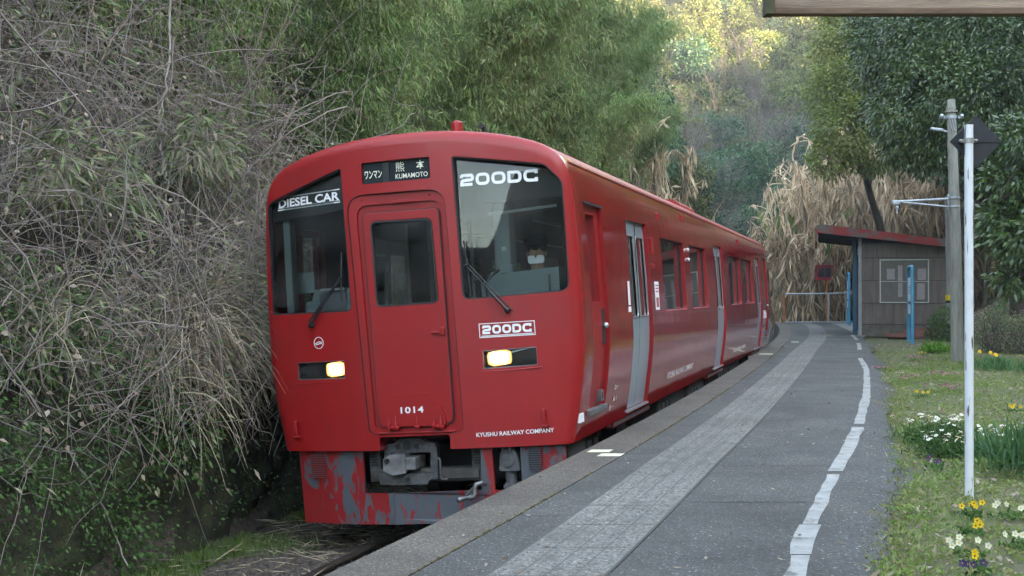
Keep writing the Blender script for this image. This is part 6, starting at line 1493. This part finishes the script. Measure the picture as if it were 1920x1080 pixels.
g = NP(); P = lawn_pts(9000, 4.6, 30, 2.24, 2.62, 1.3); P = P[wob(P[:, 0], P[:, 1], 1.3) > .0]; P[:, 2] = -.02-.12*(P[:, 0]-E(P[:, 1])-2.26); add_leaves(g, P, rng.normal(0, .8, P.shape)+np.array([0, 0, .5]), .02, .008)
yq = rng.uniform(5, 30, 4200); P = np.stack([E(yq)+.383+rng.normal(0, .006, 4200), yq, 0*yq+.003], -1); P = P[wob(P[:, 1]*.4, P[:, 1], 2.0) > -.1]; add_leaves(g, P, rng.normal(0, .9, P.shape)+np.array([0, 0, .3]), .012, .006)
ms = link('moss', g.mesh('moss', leaf_mat('moss', [(0.10, 0.085, 0.015), (0.15, 0.12, 0.02), (0.13, 0.13, 0.03)], trans=0))); tag(ms, 'yellow brown moss along the platform edges and joint', 'moss', kind='stuff')
# ---- flowers
def petals(r, n, cup, cols, centre=None, rc=.3):
    mb = MB()
    for i in range(n):
        a = 2*math.pi*i/n; r *= 1.0; w_ = math.pi/n*.92; q = lambda b, rr_, z: (rr_*math.cos(b), rr_*math.sin(b), z)
        mb.face([(0, 0, 0), q(a-w_, r*.72, cup*.6), q(a, r, cup), q(a+w_, r*.72, cup*.6)])
    if centre: mb.ball((0, 0, r*.12), r*rc, mi=1, sz=.5, u=8, v=5)
    me = bpy.data.meshes.new('flower'); mb.bm.to_mesh(me); mb.bm.free()
    me.materials.append(cols)
    if centre: me.materials.append(centre)
    return me
def fm(name, c, tr=.2): return leaf_mat(name, [tuple(q*.85 for q in c), c], trans=tr, obj_var=.1)
F_w, F_y, F_p, F_v, F_o = fm('white petal', (.78, .78, .74)), fm('yellow petal', (.80, .50, .012)), fm('pink petal', (.50, .10, .26)), fm('violet petal', (.045, .022, .09)), fm('cream petal', (.72, .70, .52))
M_eye = mat('flower eye', (.03, .02, .01), .8); M_yc = mat('yellow centre', (.6, .36, .02), .8)
FL = {'white': petals(.020, 6, .004, F_w, M_yc), 'pansy_y': petals(.021, 5, .006, F_y, M_eye, .22), 'pansy_v': petals(.022, 5, .006, F_v, M_yc, .14), 'pansy_w': petals(.020, 5, .006, F_o, M_yc, .2), 'pink': petals(.020, 5, .005, F_p), 'daffodil': petals(.036, 6, .004, F_y, mat('trumpet', (.75, .36, .01), .6), .36)}
def clump(name, label, cat, x, y, rad, hgt, nl, L, Wd, m, nf, kind, group, upr=.9, tilt=.7, fz=None, flat=False):
    t = thing(name, label, cat, (x, y, gz(x, y)), rng.uniform(0, 6.28), group); g = NP()
    P = rng.normal(0, rad*.55, (nl, 3)); P[:, 2] = np.abs(rng.normal(0, hgt*.3, nl)) if not flat else 0
    add_leaves(g, P, rng.normal(0, .55, P.shape)+np.array([0, 0, upr]), L*rng.uniform(.6, 1.2, nl), Wd, droop=.2); link('foliage', g.mesh('foliage', m), t)
    for i in range(nf):
        o = link('flower', FL[kind], t); a = rng.uniform(0, 6.28); q = rad*math.sqrt(rng.random())*1.05
        o.location = (q*math.cos(a), q*math.sin(a), (fz if fz else hgt)*rng.uniform(.75, 1.15))
        d = Vector((rng.normal(0, .35), rng.normal(0, .35)-.0, 1)) if kind in ('white', 'pink') else Vector((rng.normal(0, .4), rng.normal(0, .4), .5))
        o.rotation_euler = d.to_track_quat('Z', 'Y').to_euler()
        if kind.startswith('pansy') or kind == 'daffodil':
            dw = Vector((-.25+rng.normal(0, .35), -1, .45)); lq = Matrix.Rotation(-t.rotation_euler.z, 3, 'Z') @ dw; o.rotation_euler = lq.to_track_quat('Z', 'Y').to_euler()
    return t
gf = 'flower clumps on the lawn'
clump('white_flowers', 'clump of small white flowers left of the white post', 'flowers', 3.78, 10.7, .27, .22, 1500, .12, .012, G_ivy, 62, 'white', gf, fz=.24)
clump('white_flowers', 'long clump of small white flowers just right of the white post', 'flowers', 4.02, 9.75, .26, .22, 1400, .12, .012, G_ivy, 56, 'white', gf, fz=.24)
clump('white_flowers', 'looser patch of small white flowers in front of the clump left of the post', 'flowers', 3.52, 9.75, .20, .16, 900, .10, .012, G_ivy, 32, 'white', gf, fz=.18)
clump('bright_clump', 'bright green leafy clump below the shelter planks', 'plant', 9.35, 26.6, .24, .24, 700, .20, .02, G_bright, 0, 'white', gf, upr=1.0)
clump('daffodils', 'clump of yellow daffodils in front of the hedge', 'daffodils', 8.35, 20.8, .32, .18, 420, .32, .014, G_sword, 4, 'daffodil', gf, upr=1.6, fz=.36, flat=True)
clump('daffodils', 'smaller daffodil clump nearer the right edge', 'daffodils', 8.4, 19.4, .22, .16, 220, .30, .014, G_sword, 3, 'daffodil', gf, upr=1.6, fz=.32, flat=True)
for x, y, lb in ((6.0, 18.2, 'pink flowers nearest to the platform edge'), (6.7, 18.8, 'pink flowers farther from the platform, left of the pole foot'), (5.9, 16.4, 'pink and red flowers in the middle of the lawn'), (8.0, 23.6, 'faint pink flowers near the foot of the utility pole'), (6.3, 20.6, 'pink flowers in front of the bright green clump')):
    clump('pink_flowers', lb, 'flowers', x, y, .26, .09, 240, .05, .012, G_grass, 26, 'pink', gf, fz=.10)
for x, y, k, n, lb, r in ((2.72, 7.12, 'pansy_y', 5, 'yellow pansies at the foot of the white post', .07), (2.54, 6.65, 'pansy_y', 5, 'yellow pansies a step nearer than the post foot', .08), (2.31, 6.10, 'pansy_w', 6, 'cream white pansies nearest the platform', .10), (2.24, 5.80, 'pansy_y', 2, 'two yellow pansies at the bottom edge', .05), (2.17, 5.62, 'pansy_v', 4, 'dark violet pansies at the bottom edge', .07), (2.93, 7.03, 'pansy_w', 5, 'white pansies at the right edge', .10), (2.66, 6.30, 'pansy_w', 4, 'white pansies low at the right edge', .08), (3.22, 9.1, 'pansy_v', 4, 'violet pansies left of the post', .07), (5.25, 15.4, 'pansy_y', 4, 'orange yellow pansies among the pink flowers', .1), (5.7, 13.6, 'pansy_y', 4, 'yellow pansies right of the white post', .1), (8.7, 25.4, 'pansy_y', 3, 'yellow pansies before the bright green clump', .1)):
    clump('pansies', lb, 'pansies', x, y, r, .06, 70, .045, .018, G_ivy, n, k, gf, fz=.085)
clump('sword_leaves', 'clump of long sword shaped leaves at the right edge', 'plant', 3.68, 8.75, .20, .1, 150, .55, .020, G_sword, 0, 'white', gf, upr=1.5, flat=True)
clump('sword_leaves', 'second clump of sword shaped leaves, leaning farther back at the right edge', 'plant', 4.15, 9.4, .18, .1, 110, .50, .018, G_sword, 0, 'white', gf, upr=1.2, flat=True)

# ---- the air of the valley
HZ = 0.0006
mb = MB(); mb.box((-125, -200, -3), (178, 330, 175)); m, nt, p = new_mat('valley haze'); nt.nodes.remove(p)
pv = N(nt, 'ShaderNodeVolumePrincipled', Density=HZ, Anisotropy=0.2); pv.inputs['Color'].default_value = (.95, .96, .97, 1)
nt.links.new(pv.outputs[0], nt.nodes['Material Output'].inputs['Volume'])
hz = mb.build('haze', m); tag(hz, 'thin pale haze in the valley air', 'haze', kind='stuff')
